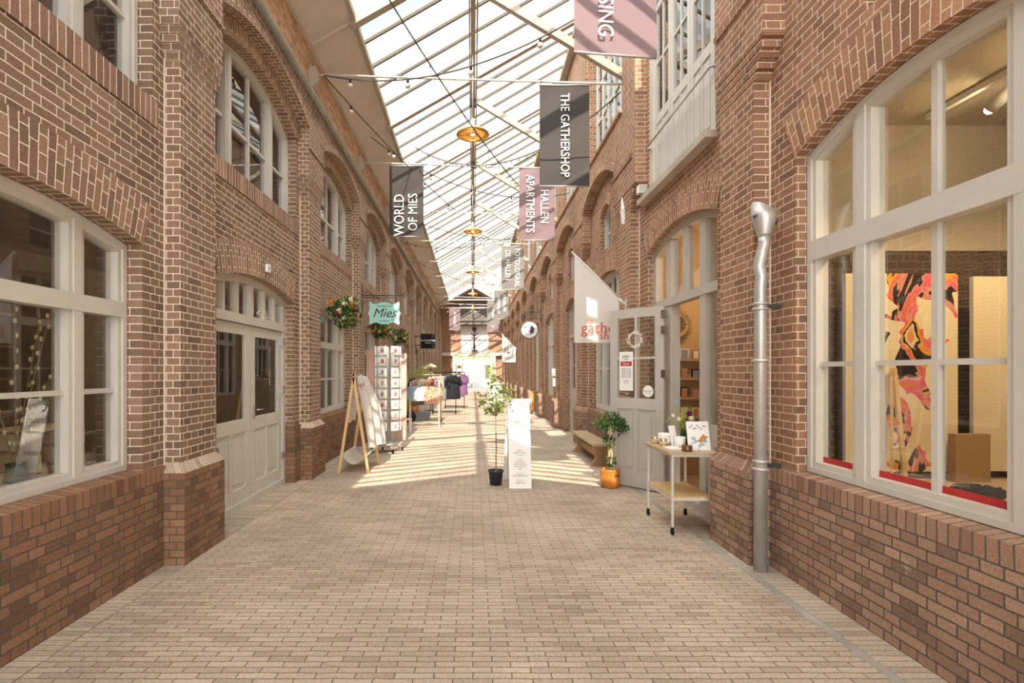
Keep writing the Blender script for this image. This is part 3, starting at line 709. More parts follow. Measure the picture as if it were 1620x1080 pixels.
m = MB()       # cream soffit boards on the left, one per bay, with open joints
for k in range(-3, NB):
    y0 = yc(k)-P/2; y1 = y0+P-.001; m.bar((-2.46, y0, rz(-2.46)-.012), (-1.8, y0, rz(-1.8)-.012), .03, .03)
    m.prism([(-2.47, rz(-2.47)), (-1.80, rz(-1.8)), (-1.80, rz(-1.8)+.07), (-2.47, rz(-2.47)+.07)], 'y', y0, y1)
m.box(-2.8, -2.4, -6, YE+2.2, 6.40, 6.52)
cpart('soffit_board', m, M['panelc'])
m = MB()       # solid gabled roof at the entrance end and eaves of the glazed gable
for sx in (-1, 1):
    m.prism([(sx*2.7, 6.28), (0, 7.84), (0, 7.98), (sx*2.7, 6.42)], 'y', -6, YG-.05)
    m.prism([(sx*2.8, 6.24), (sx*1.75, 6.83), (sx*1.75, 6.95), (sx*2.8, 6.36)], 'y', YG-.05, YS)
m.face([(-2.8, YS, 6.4), (2.44, YS, 6.4), (2.44, YS, 9.2), (-2.8, YS, 6.2)]) if False else None
# closed triangle between the two roofs
m.faces([(0, YS, 7.86), (2.44, YS, 9.24), (2.44, YS, 6.44)], [(0, 1, 2)], False)
m.box(2.36, 2.9, YS, YE, 9.15, 9.30)
cpart('roof_deck', m, M['panelc'])
ordn = ['nearest', 'second nearest', 'third nearest', 'fourth nearest', 'fifth nearest', 'sixth nearest', 'seventh nearest', 'eighth nearest', 'ninth nearest', 'tenth nearest', 'eleventh nearest']
TY = [4.4+P*i for i in range(10)]
for i, y in enumerate(TY):
    g_ = i > 0
    t = Thing('roof_truss', '%s of the cream steel roof frames spanning the brick passage' % ordn[i], 'roof truss', (0, y, 5.6), group='roof frames over the passage', W=True)
    m = MB(); m.bar((-1.86, y, rz(-1.86)-.0), (2.4, y, rz(2.4)-.03), .13, .13); t.part('rafter', m, M['steel'])
    m = MB(); m.bar((.05, y, 7.33), (2.32, y, 5.96), .09, .11); t.part('strut', m, M['steel'])
    m = MB(); m.tube([(-2.3, y, 6.0), (0, y, 5.93), (2.25, y, 5.86)], .016, 6); t.part('tie_rod', m, M['cablewhite'])
    m = MB(); m.prism([(2.25, 5.72), (2.40, 5.6), (2.40, 5.98), (2.29, 5.98)], 'y', y-.06, y+.06); t.part('bracket', m, M['steel'], label='cream wall bracket at the right end')
    m = MB(); m.prism([(-2.3, 5.9), (-2.45, 5.75), (-2.45, 6.12), (-2.35, 6.12)], 'y', y-.04, y+.04); t.part('bracket', m, M['steel'])
    m = MB(); m.box(-.07, .07, y-.05, y+.05, 7.2, 7.74); t.part('gusset', m, M['iron'], label='dark plate joining the middle beam')
t = Thing('middle_beam', 'long cream steel beam running along the middle under the glass roof', 'beam', (0, 4.2, 7.3), W=True)
m = MB(); m.box(-.035, .045, 3.4, 36.0, 7.33, 7.45); t.part('beam', m, M['steel'])
m = MB()
for xx in (-.055, .075): m.tube([(xx, 3.5, 7.36), (xx, 36, 7.36)], .012, 6)
t.part('cable', m, M['bark'], label='cable run fixed along the beam')

# pendant lamps
LY = [9.2, 15.6, 22.0, 28.4, 34.8]
t0 = None
for i, y in enumerate(LY):
    lb = '%s of the amber dish pendant lamps over the passage' % ordn[i]
    if t0 is None:
        t = t0 = Thing('pendant_lamp', lb, 'lamp', (0, y, 5.85), group='amber pendant lamps')
        m = MB(); m.lathe([(.30, 0), (.285, .025), (.20, .075), (.11, .10), (.07, .115), (.068, .108), (.11, .09), (.2, .063), (.28, .015), (.297, -.003), (.30, 0)], n=32); t.part('lamp_shade', m, M['shade'])
        m = MB(); m.lathe([(.001, .29), (.03, .29), (.045, .26), (.05, .2), (.075, .17), (.075, .105), (.001, .10)], n=20); t.part('socket', m, M['zinc'])
        m = MB(); m.tube([(0, 0, .27), (0, 0, 1.50)], .013, 6); t.part('rod', m, M['zinc'])
        m = MB(); m.ball((0, 0, .03), .045, 12); t.part('bulb', m, M['bulb'])
        m = MB()
        for q in range(2):
            a_ = q*PI/2; m.tube([(.2*math.cos(a_)*math.cos(b_), .2*math.sin(a_)*math.cos(b_), -.11*math.sin(b_)) for b_ in [PI*j/10 for j in range(11)]], .005, 5)
        m.tube([(.2*math.cos(2*PI*j/24), .2*math.sin(2*PI*j/24), 0) for j in range(25)], .005, 5); t.part('wire_guard', m, M['brass'])
    else: t0.copy((0, y, 5.85), label=lb)

# ------------------------------------------------------------------ banners, flags and hanging signs
def banner(label, xl, xr, y, ztop, zbot, mat, lines, group, rz_=0, up=False, size=.25, txt='whiteink', tcol=None):
    cx = (xl+xr)/2; hw = (xr-xl)/2; t = Thing('banner', label, 'banner', (cx, y, zbot), rz_, group)
    hgt = ztop-zbot; m = MB(); nx_, nz2 = 6, 12; vs = []; fs = []
    for j in range(nz2+1):
        for i in range(nx_+1):
            u, v = i/nx_, j/nz2; vs.append((-hw+2*hw*u, .012*math.sin(u*5+v*3)*(1-v), v*hgt))
    for j in range(nz2):
        for i in range(nx_): q = j*(nx_+1)+i; fs.append((q, q+1, q+nx_+2, q+nx_+1))
    m.faces(vs, fs, True); t.part('cloth', m, M[mat])
    m = MB(); m.tube([(-hw-.01, 0, hgt), (hw+.01, 0, hgt)], .013, 6); t.part('rod', m, M['zinc'])
    m = MB(); m.tube([(-hw, 0, 0), (hw, 0, 0)], .010, 6); t.part('rod', m, M['zinc'])
    for sx in (-.95, .95):
        xx = cx+sx*hw; m = MB(); m.tube([(sx*hw, 0, hgt), (sx*hw, .015, 5.935-.0325*xx-zbot)], .004, 4); t.part('cord', m, M['thread'])
    m = MB()
    for (s_, u, v, sz) in lines:
        text_mb(s_, sz, face_cam(-hw+2*hw*u, -.02, hgt*v, PI/2 if up else -PI/2), m, squeeze=.8)
    t.part('lettering', m, M[txt]); return t
banner('mauve hanging banner cut off at the top edge with white letters SSING', .88, 1.635, 4.45, 5.83, 4.33, 'banner_pink', [('SSING', .36, .235, .20)], 'shop banners', math.radians(7))
banner('charcoal banner lettered THE GATHERSHOP hanging from the roof frame', 1.0, 1.745, 7.57, 5.83, 4.32, 'banner_grey', [('THE GATHERSHOP', .50, .50, .185)], 'shop banners')
banner('charcoal banner lettered WORLD OF MIES hanging on the left', -1.775, -1.05, 10.77, 5.92, 4.42, 'banner_grey', [('WORLD', .30, .30, .30), ('OF MIES', .70, .34, .28)], 'shop banners', up=True)
banner('mauve banner lettered DE HALLEN APARTMENTS on the right', .985, 1.745, 10.77, 5.88, 4.34, 'banner_pink', [('DE HALLEN', .70, .56, .25), ('APARTMENTS', .30, .50, .25)], 'shop banners')
banner('grey banner lettered FOTOLOKAAL DE HALLEN on the right', .97, 1.735, 17.17, 5.78, 4.33, 'banner_mid', [('FOTOLOKAAL', .70, .5, .25), ('DE HALLEN', .28, .56, .25)], 'shop banners')
banner('small far grey banner lettered DE HALLEN AMSTERDAM on the right', 1.13, 1.88, 26.77, 5.82, 4.32, 'banner_mid', [('DE HALLEN', .72, .55, .21), ('AMSTERDAM', .3, .5, .2)], 'shop banners')
banner('grey far banner behind the DE HALLEN AMSTERDAM one on the right', .85, 1.6, 29.97, 5.75, 4.25, 'banner_mid', [('HALLEN', .5, .5, .25)], 'shop banners')
banner('farthest mauve banner on the right before the end wall', .92, 1.7, 33.17, 5.6, 4.15, 'banner_pink', [('DE HALLEN', .5, .5, .22)], 'shop banners')
banner('far mauve banner hanging on the left before the end wall', -1.55, -.82, 33.17, 5.72, 4.25, 'banner_pink', [('DE HALLEN', .5, .5, .22)], 'shop banners')

def flag(label, y, xt, zt, xw, zw, xr, zb, lines, size):
    """cloth hangs below a slanted pole that starts at the right wall"""
    t = Thing('flag', label, 'flag', (xw, y, zb), group='shop flags on the right wall', W=True)
    m = MB(); nx_, nz2 = 8, 8; vs = []; fs = []
    for j in range(nz2+1):
        for i in range(nx_+1):
            u, v = i/nx_, j/nz2; x = xt+(xr-xt)*u; ztp = zt+(zw-zt)*(x-xt)/(xw-xt); z = zb+(ztp-zb)*v
            vs.append((x, y+.02*math.sin(u*7)*(1-v*.7), z-.01*v))
    for j in range(nz2):
        for i in range(nx_): q = j*(nx_+1)+i; fs.append((q, q+1, q+nx_+2, q+nx_+1))
    m.faces(vs, fs, True); t.part('cloth', m, M['flag'])
    m = MB(); m.tube([(xt-.03, y, zt+.02), (xw+.02, y, zw-.01)], .013, 8); m.ball((xt-.03, y, zt+.02), .02, 8); m.tube([(xw-.08, y, zw+.06), (xw+.03, y, zw-.03)], .022, 8); m.box(xw+.02, xw+.045, y-.04, y+.04, zw-.1, zw+.06); t.part('pole', m, M['cablewhite'])
    m = MB()
    for (s_, x, z, sz, sq) in lines: text_mb(s_, sz, face_cam(x, y-.03, z), m, squeeze=sq)
    t.part('lettering', m, M['redink' if size else 'ink']); return t
flag('white triangular-topped flag lettered the gather shop beside the open door', 7.5, 1.505, 3.29, 2.245, 2.56, 2.17, 1.97, [('the', 1.72, 2.29, .10, .8), ('gather', 1.90, 2.185, .235, 1.0), ('shop', 2.03, 2.07, .165, 1.0)], 1)
flag('small far white flag lettered ILJ salon on the right wall', 26.4, 1.53, 3.5, 2.25, 2.75, 2.24, 2.02, [('I', 1.68, 2.62, .42, .9), ('L', 1.86, 2.62, .42, .9), ('J', 2.08, 2.62, .42, .9), ('salon', 1.9, 2.27, .27, .9)], 0)

# mint sign on iron bracket
Y = 10.75
t = Thing('hanging_sign', 'mint green shaped sign lettered World of Mies on an iron bracket', 'sign', (-2.36, Y, 2.5), group=None, W=True)
cx, cz = -1.88, 2.78
half_o = [(0, .235), (.09, .225), (.16, .195), (.23, .20), (.285, .235), (.315, .245), (.325, .19), (.31, .12), (.325, .05), (.345, 0)]
quad1 = half_o+[(x, -z) for x, z in half_o[-2::-1]]
outl = [(cx+x, cz+z) for x, z in quad1]+[(cx-x, cz+z) for x, z in quad1[-2:0:-1]]
m = MB(); m.prism(outl, 'y', Y-.012, Y+.012); board = t.part('board', m, M['mint'])
m = MB(); text_mb('Mies', .27, face_cam(cx+.0, Y-.016, cz+.0), m, shear=.35, squeeze=1.0, bold=0); text_mb('WORLD OF', .06, face_cam(cx, Y-.016, cz+.15), m); text_mb('AMSTERDAM', .035, face_cam(cx, Y-.016, cz-.165), m)
hp = [(.16*math.sin(q)**3*.35, .05*(.8125*math.cos(q)-.3125*math.cos(2*q)-.125*math.cos(3*q)-.0625*math.cos(4*q))) for q in [2*PI*i/24 for i in range(25)]]
m.tube([(cx+.2+a_, Y-.016, cz-.10+b_) for a_, b_ in hp], .004, 4); t.part('lettering', m, M['ink'], board)
m = MB(); m.box(-2.37, -2.345, Y-.02, Y+.02, 2.78, 3.38); m.tube([(-2.35, Y, 3.16), (-1.5, Y, 3.16)], .011, 6); m.tube([(-2.35, Y, 3.11), (-1.6, Y, 3.11)], .009, 6)
m.tube([(-2.35, Y, 2.95), (-2.3, Y, 3.02), (-2.22, Y, 3.05), (-2.19, Y, 3.0), (-2.24, Y, 2.97)], .009, 6); m.tube([(-2.35, Y, 3.3), (-2.3, Y, 3.22), (-2.22, Y, 3.21)], .009, 6)
m.tube([(-1.5, Y, 3.16), (-1.44, Y, 3.21), (-1.42, Y, 3.15), (-1.46, Y, 3.12)], .009, 6)
for xx in (-2.12, -1.64): m.tube([(xx, Y, 3.12), (xx, Y, 2.94)], .006, 6)
t.part('bracket', m, M['iron'])
# black square sign
Y = 20.6
t = Thing('hanging_sign', 'black square projecting sign lettered BLUE LONDON on the left wall', 'sign', (-2.36, Y, 2.5), W=True)
m = MB(); m.box(-2.12, -1.53, Y-.04, Y+.04, 2.47, 3.07); board = t.part('board', m, M['black'])
m = MB(); text_mb('BLUE LONDON', .082, face_cam(-1.825, Y-.043, 2.8), m); text_mb('AMSTERDAM', .04, face_cam(-1.825, Y-.043, 2.7), m); t.part('lettering', m, M['whiteink'], board)
m = MB(); m.tube([(-2.36, Y, 2.97), (-2.1, Y, 2.97)], .018, 6); m.tube([(-2.36, Y, 2.6), (-2.1, Y, 2.6)], .018, 6); m.box(-2.365, -2.35, Y-.04, Y+.04, 2.5, 3.05); t.part('bracket', m, M['black'])
# round sign
Y = 16.9
t = Thing('hanging_sign', 'round white sign with a black and white face emblem on a scrolled iron bracket', 'sign', (2.28, Y, 2.6), W=True)
cx, cz = 1.89, 2.93
m = MB(); n = 32; m.prism([(cx+.285*math.cos(2*PI*i/n), cz+.285*math.sin(2*PI*i/n)) for i in range(n)], 'y', Y-.03, Y+.03); board = t.part('board', m, M['whiteboard'])
m = MB(); m.tube([(cx+.285*math.cos(2*PI*i/n), Y-.03, cz+.285*math.sin(2*PI*i/n)) for i in range(n+1)], .014, 6); m.tube([(cx+.165*math.cos(2*PI*i/n), Y-.033, cz+.165*math.sin(2*PI*i/n)) for i in range(n+1)], .006, 5); t.part('rim', m, M['ink'], board)
m = MB(); hf = [(cx+.02, cz-.15), (cx+.06, cz-.13), (cx+.13, cz-.08), (cx+.155, cz+.02), (cx+.11, cz+.11), (cx+.02, cz+.15), (cx+.045, cz+.08), (cx+.02, cz+.03), (cx+.03, cz), (cx-.01, cz-.03), (cx+.03, cz-.05), (cx+.0, cz-.075), (cx+.035, cz-.1)]
m.prism(hf, 'y', Y-.036, Y-.03); m.box(cx-.1, cx-.05, Y-.036, Y-.03, cz+.03, cz+.045)
for i in range(26):
    if i in (0, 12, 13, 25): continue
    a_ = 2*PI*i/26; p = (cx+.225*math.cos(a_), Y-.033, cz+.225*math.sin(a_)); m.bar(p, (cx+.25*math.cos(a_), Y-.033, cz+.25*math.sin(a_)), .006, .015)
t.part('emblem', m, M['ink'], board)
m = MB()
def spiral(cx_, cz_, r, turns, sgn=1, ph=0): return [(cx_+sgn*r*(1-q/40)*math.cos(ph+turns*2*PI*q/40), Y, cz_+r*(1-q/40)*math.sin(ph+turns*2*PI*q/40)) for q in range(36)]
m.tube(spiral(2.08, 3.42, .13, 1.8), .012, 5); m.tube(spiral(1.86, 3.46, .11, 1.8, -1), .012, 5); m.tube(spiral(1.72, 3.38, .09, 1.6, 1, 2), .01, 5)
m.tube([(2.27, Y, 3.3), (1.62, Y, 3.31)], .013, 6); m.tube([(2.27, Y, 3.6), (2.15, Y, 3.5), (1.95, Y, 3.58)], .011, 5); m.tube([(cx, Y, 3.31), (cx, Y, 3.21)], .009, 5); m.box(2.26, 2.28, Y-.03, Y+.03, 3.2, 3.65)
t.part('bracket', m, M['iron'])

# ------------------------------------------------------------------ string lights
def catenary(p, q, sag, n=20):
    p, q = Vector(p), Vector(q); return [p.lerp(q, i/n)-Vector((0, 0, sag*4*(i/n)*(1-i/n))) for i in range(n+1)]
def festoon(label, p, q, sag, nb, kind='bulb'):
    t = Thing('string_light', label, 'string lights', tuple(p), group='string lights over the passage', W=True)
    pts = catenary(p, q, sag, 24); m = MB(); m.tube(pts, .010, 5); t.part('cable', m, M['thread'])
    hold = MB(); 
    for i in range(nb):
        u = (i+.5)/nb; c = catenary(p, q, sag, nb*2)[2*i+1]
        if kind == 'bulb':
            s_ = MB(); s_.tube([c, c-Vector((0, 0, .06))], .018, 6); h = t.part('socket', s_, M['black'])
            b = MB(); b.ball((c.x, c.y, c.z-.095), .038, 8); t.part('bulb', b, M['bulbglass'], h)
        else:
            hold.tube([c, c-Vector((random.uniform(-.03, .03), 0, .055))], .006, 4)
    if kind != 'bulb': t.part('fairy_bulbs', hold, M['black'], kind='stuff')
    return t
A = (-2.25, 7.6, 6.0); B = (2.25, 7.6, 5.8)
festoon('bulb string sagging across the passage from the left wall hook nearest the camera', A, (2.2, 6.0, 6.4), .55, 5)
festoon('fairy light wire running along the soffit past the nearest hook on the left', (-1.75, 4.6, 6.6), (2.2, 13.8, 5.75), .5, 26, 'f')
festoon('bulb string running from the left hook to the second roof frame', A, (-.4, 13.9, 5.9), .1, 4)
festoon('fairy light wire crossing in front of the gathershop banner', (-1.2, 10.5, 6.2), (2.25, 7.7, 5.8), .7, 30, 'f')
festoon('bulb string crossing below the second roof frame', (-2.25, 10.8, 6.6), (2.2, 11.5, 5.6), .55, 5)
festoon('bulb string crossing between the second and third pendant lamps', (-2.3, 17.2, 5.9), (2.2, 14.0, 5.7), .4, 6)
festoon('fairy light wire crossing beyond the second pendant lamp', (-2.3, 14.0, 6.0), (2.2, 17.2, 6.1), .35, 28, 'f')
festoon('bulb string crossing near the third pendant lamp', (-2.3, 20.4, 6.0), (2.2, 23.6, 5.8), .5, 7)
festoon('bulb string crossing near the fourth pendant lamp', (-2.3, 26.8, 5.9), (2.2, 30.0, 5.8), .6, 7)
festoon('warm bulb string sagging across the dark sign at the far end', (-2.28, 33.2, 5.98), (2.25, 33.2, 5.84), .9, 11)

# ------------------------------------------------------------------ end wall and the yard beyond
YEW = 38.4
m = MB(); bR = M['brickR']; m.use(bR)
m.box(-2.6, -1.55, YEW, YEW+.35, 0, 5.4); m.box(1.75, 2.6, YEW, YEW+.35, 0, 5.4); m.box(-1.55, 1.75, YEW, YEW+.35, 2.9, 5.4)
m.prism([(-2.6, 5.4), (2.6, 5.4), (2.6, 6.3), (0, 7.8), (-2.6, 6.3)], 'y', YEW, YEW+.35)
struct('wall_end', m)
m = MB()
for sx in (-1, 1):
    m.prism([(sx*2.6, 6.18), (0, 7.68), (0, 7.82), (sx*2.6, 6.32)], 'y', YE, YEW)
struct('trim_5', m, M['panelc'])
m = MB()
for sx in (-1, 1): m.bar((sx*2.55, YE-.03, 6.2), (0, YE-.03, 7.68), .06, .18)
m.box(-1.7, 1.7, YE-.06, YE, 6.62, 6.70); m.box(-2.3, 2.3, YE-.06, YE, 6.05, 6.12); struct('trim_6', m, M['white'])
m = MB(); m.box(-2.32, 2.25, YEW-.25, YEW-.02, 2.72, 2.95); m.box(-.9, 1.1, YEW-.3, YEW-.02, 2.95, 3.05); struct('trim_7', m, M['white'])
m = MB(); m.box(-.92, 1.2, YEW-.06, YEW-.01, 3.06, 5.0); o = solo('panel_board', m, M['whiteboard'], 'large white board above the passage exit at the far end', 'board')
m = MB(); m.tube([(.12, YEW-.3, 3.05), (.12, YEW-.3, 4.65)], .05, 6); m.ball((.12, YEW-.3, 4.72), .16, 10)
for sx in (-1, 1): m.tube([(.12, YEW-.3, 4.2), (.12+sx*.28, YEW-.3, 4.4)], .05, 6); m.tube([(.12+sx*(.55+.5*math.cos(q)), YEW-.3, 3.45+.42*math.sin(q)) for q in [2*PI*i/16 for i in range(17)]], .018, 5)
m.box(-.1, .35, YEW-.36, YEW-.07, 3.05, 3.15)
solo('metal_sculpture', m, M['iron'], 'dark metal tree-like figure mounted on the white board at the far end', 'sculpture')
m = MB(); m.box(-.98, 1.25, 37.6, 37.66, 5.02, 6.55); [m.box(xx, xx+.02, 37.62, 37.64, 6.5, 7.2) for xx in (-.9, 1.15)]; t = Thing('hanging_sign', 'wide dark sign board with white lettering hanging at the far end', 'sign', (.1, 37.6, 5.02), W=True); t.part('board', m, M['banner_mid'])
m = MB(); text_mb('FOOD HALLEN', .2, face_cam(.13, 37.59, 6.25), m); text_mb('AMSTERDAM', .14, face_cam(.13, 37.59, 6.0), m); t.part('lettering', m, M['whiteink'])
# beyond the exit
m = MB(); m.use(M['yardwall']).box(-6, 6, 46, 46.3, 0, 4.8); struct('wall_yard', m)
t = Thing('white_door', 'white panelled door with grey curtained window across the yard', 'door', (.5, 45.9, 0), W=True)
m = MB(); m.box(-.05, 1.1, 45.9, 46, 0, 2.45); dpo = t.part('panel', m, M['yarddoor'])
m = MB(); m.box(.0, 1.0, 45.86, 45.9, 1.05, 2.15); t.part('curtain', m, M['c_grey'])
m = MB(); m.box(1.15, 1.5, 45.9, 45.96, 1.0, 2.1); t.part('side_window', m, M['dark'])
def leaf_blob(mb, c, r, n, ln, wd, flat=1, rng=random):
    for _ in range(n):
        d = Vector((rng.gauss(0, 1), rng.gauss(0, 1), rng.gauss(0, 1)*flat)).normalized(); rr = r*(rng.random()**.5)
        p = Vector(c)+Vector((d.x*rr, d.y*rr, d.z*rr*flat)); mb.leafq(p, (d+Vector((0, 0, .3))), ln*rng.uniform(.7, 1.2), wd*rng.uniform(.7, 1.2))
m = MB(); m.tube([(-1.7, 42, 0), (-1.7, 42, 2.8), (1.7, 42, 2.8), (1.7, 42, 0)], .03, 6)
for i in range(9): leaf_blob(m, (-1.3+.33*i, 42, 2.75+.1*math.sin(i*2)), .3, 60, .12, .06)
solo('climbing_plant', m, M['leaflight'], 'sunlit climbing plant hanging across the yard behind the exit', 'plant')
t = Thing('yard_shrub', 'light green shrub standing right of the white door in the yard', 'shrub', (1.6, 43, 0))
m = MB(); m.tube([(0, 0, 0), (.03, 0, 1.2)], .05, 6); t.part('trunk', m, M['bark'])
m = MB(); leaf_blob(m, (0, 0, 1.4), .65, 400, .13, .07, 1.2); t.part('foliage', m, M['leaflight'])
t = Thing('shelf_stand', 'narrow wooden shelf stand with goods beside the far exit', 'shelf', (-1.0, 36.9, 0))
m = MB(); m.box(-.25, -.2, -.1, .1, 0, 2.2); m.box(.2, .25, -.1, .1, 0, 2.2)
for z in (.3, .8, 1.3, 1.75, 2.15): m.box(-.25, .25, -.12, .12, z, z+.04)
t.part('frame', m, M['lightwood'])
for z in (.84, 1.34, 1.79):
    m = MB(); m.box(-.15, .12, -.08, .08, 0, .17); o = solo('storage_box', m, M['cardbrown'], 'brown box on the far shelf stand, on the %s shelf' % {.84: 'lower', 1.34: 'middle', 1.79: 'upper'}[z], 'box', 'boxes on the far shelf stand'); o.location = (-1.0, 36.9, z)

# ------------------------------------------------------------------ downpipe on the right
t = Thing('downpipe', 'grey zinc downpipe with open hopper head on the right wall corner', 'downpipe', (2.24, 3.92, 0), W=True)
X0, Y0 = 2.235, 3.93
m = MB(); m.tube([(X0, Y0, 0), (X0, Y0, 2.2), (X0+.008, Y0, 2.28), (X0-.012, Y0, 2.36), (X0+.01, Y0, 2.46), (X0+.03, Y0, 2.54), (X0+.03, Y0, 2.60)], [.048, .045, .045, .044, .044, .044, .044], 20); t.part('pipe', m, M['zinc'])
m = MB(); m.lathe([(.048, 0), (.052, .01), (.085, .13), (.09, .2), (.084, .2), (.048, .02)], (X0+.03, Y0, 2.60), 20)
vs = []
m2 = [(x, y, z+(.06*((X0+.03-x)/.09) if z > 2.75 else 0)) for x, y, z in m.v]; m.v = m2; t.part('hopper', m, M['zinc'])
for z in (.78, .84, 1.62, 2.02, 2.06):
    m = MB(); m.lathe([(.049, 0), (.058, .004), (.06, .012), (.058, .02), (.049, .024)], (X0, Y0, z), 20); t.part('collar', m, M['zinc'])
for z in (.80, 2.04): m = MB(); m.box(X0+.045, 2.40, Y0, Y0+.03, z, z+.03); t.part('wall_clip', m, M['iron'])
m = MB(); m.tube([(X0-.07, Y0-.03, 2.74), (X0-.02, Y0-.03, 2.76)], .012, 6); t.part('hopper_hook', m, M['iron'])
m = MB(); m.tube([(X0+.11, Y0-.02, 2.68), (X0+.11, Y0-.02, 2.76)], .008, 6); t.part('hopper_hook', m, M['iron'])

# ------------------------------------------------------------------ white A-board sign
t = Thing('sandwich_board', 'tall narrow white A-board with small brown text, in the middle of the passage', 'sign', (.63, 6.85, 0))
def quad_board(m, ybot, ytop, hw0, hw1, z1, th=.018):
    d = Vector((0, ytop-ybot, z1)).normalized(); nn = Vector((0, -d.z, d.y))
    a = [Vector((-hw0, ybot, 0)), Vector((hw0, ybot, 0)), Vector((hw1, ytop, z1)), Vector((-hw1, ytop, z1))]; b = [p+Vector((0, th, 0)) for p in a]
    m.faces(a+b, [(0, 1, 2, 3), (7, 6, 5, 4), (0, 4, 5, 1), (1, 5, 6, 2), (2, 6, 7, 3), (3, 7, 4, 0)], False)
m = MB(); quad_board(m, -.16, .10, .148, .148, 1.17); front = t.part('front_panel', m, M['whiteboard'])
m = MB(); m.faces([(-.20, .40, 0), (.10, .40, 0), (.148, .125, 1.165), (-.148, .125, 1.165), (-.20, .418, 0), (.10, .418, 0), (.148, .143, 1.165), (-.148, .143, 1.165)], [(0, 1, 2, 3), (7, 6, 5, 4), (0, 4, 5, 1), (1, 5, 6, 2), (2, 6, 7, 3), (3, 7, 4, 0)], False); t.part('rear_panel', m, M['whiteboard'])
tilt = math.atan2(.26, 1.17)
def onboard(u, z): return Matrix.Translation((u, -.16+.26*z/1.17-.006, z)) @ Matrix.Rotation(PI/2-tilt, 4, 'X')
m = MB()
for z, s_, sz in ((.90, 'concept store &', .026), (.865, 'exhibition', .026), (.73, 'the gathershop', .028), (.49, 'gather', .024), (.46, 'a space for makers', .022), (.43, 'to create', .022), (.37, 'Thursday', .022), (.34, 'Friday Saturday', .022), (.31, 'Sunday workshops', .022), (.28, 'with a coffee from', .022), (.25, '10:00', .022), (.19, 'More info', .022), (.165, 'www.thegathershop.nl', .022), (.105, 'Follow us', .022), (.075, '@gathershop', .022)):
    text_mb(s_, sz, onboard(0, z), m)
t.part('lettering', m, M['brownink'], front)
m = MB()
for z, dx, an in ((1.09, -.105, .6), (1.05, -.12, 1.9), (1.01, -.09, -.5)):
    c = onboard(dx, z); m.faces([c @ Vector((q*math.cos(an)-r_*math.sin(an), q*math.sin(an)+r_*math.cos(an), .002)) for q, r_ in ((-.03, 0), (0, .009), (.035, 0), (0, -.009))], [(0, 1, 2, 3)], False)
t.part('leaf_mark', m, M['ink'], front)

# ------------------------------------------------------------------ potted tree
def curve_pts(pts, n=6):
    out = []; pts = [Vector(p) for p in pts]
    for i in range(len(pts)-1):
        a = pts[max(i-1, 0)]; b = pts[i]; c = pts[i+1]; d = pts[min(i+2, len(pts)-1)]
        for k in range(n):
            u = k/n; out.append(.5*((2*b)+(c-a)*u+(2*a-5*b+4*c-d)*u*u+(3*b-a-3*c+d)*u**3))
    return out+[pts[-1]]
t = Thing('potted_tree', 'slim young tree in a black plastic pot beside the white A-board', 'potted tree', (.315, 6.92, 0))
m = MB(); m.lathe([(.078, 0), (.08, .0), (.098, .175), (.108, .178), (.11, .2), (.10, .2), (.094, .17), (.08, .165)], n=24); pot = t.part('pot', m, M['pot'])
m = MB(); m.lathe([(.0001, .165), (.09, .165)], n=16); t.part('soil', m, M['soil'], pot)
m = MB(); m.tube(curve_pts([(0, 0, .15), (.005, 0, .5), (-.003, 0, .85), (.0, 0, .98)]), [.008]*18+[.007], 7)
tips = []
for (dx, dy, z) in ((-.21, .03, 1.24), (.21, -.03, 1.24), (.03, .08, 1.5), (-.08, -.05, 1.38), (.22, .04, 1.33), (-.06, .05, 1.58), (.12, 0, 1.36), (-.22, 0, 1.12)):
    p = curve_pts([(0, 0, .93), (dx*.35, dy*.3, .93+(z-.93)*.35), (dx, dy, z)]); m.tube(p, [.006-.004*i/(len(p)-1) for i in range(len(p))], 5); tips += p[4:]
t.part('trunk', m, M['bark'])
m = MB()
for p in tips:
    for _ in range(3):
        d = Vector((random.gauss(0, 1), random.gauss(0, 1), random.gauss(.1, .8))); m.leafq(p+d.normalized()*.015, d, .07*random.uniform(.7, 1.25), .04)
t.part('foliage', m, M['leaf'])

# ------------------------------------------------------------------ wooden A-frame with fabric
t = Thing('fabric_stand', 'pine A-frame stand draped with a printed muslin cloth, left side', 'display stand', (-1.81, 8.1, 0))
for yy in (-.42, .42):
    for sx in (-1, 1):
        m = MB(); m.bar((sx*.225, yy, 0), (sx*-.01, yy, 1.52), .04, .025, (0, 1, 0)); t.part('leg', m, M['pine'])
m = MB(); m.tube([(0, -.44, 1.46), (0, .44, 1.46)], .014, 8); t.part('top_rail', m, M['pine'])
m = MB()
for sx in (-1, 1): m.tube([(sx*.185, -.42, .27), (sx*.185, .42, .27)], .012, 8)
t.part('lower_rail', m, M['whiteboard'])
def sheet(fn, nu, nv):
    m = MB(); vs = [fn(i/nu, j/nv) for j in range(nv+1) for i in range(nu+1)]
    m.faces(vs, [(j*(nu+1)+i, j*(nu+1)+i+1, (j+1)*(nu+1)+i+1, (j+1)*(nu+1)+i) for j in range(nv) for i in range(nu)], True); return m
t.part('sling', sheet(lambda u, v: ((u*2-1)*.185, -.40+.8*v, .27-.14*math.sin(PI*u)), 12, 4), M['canvas'])
sp_ = Thing('printed_cloth', 'white muslin cloth with small brown and black prints draped over the pine stand', 'cloth', (-1.81, 8.1, .3))
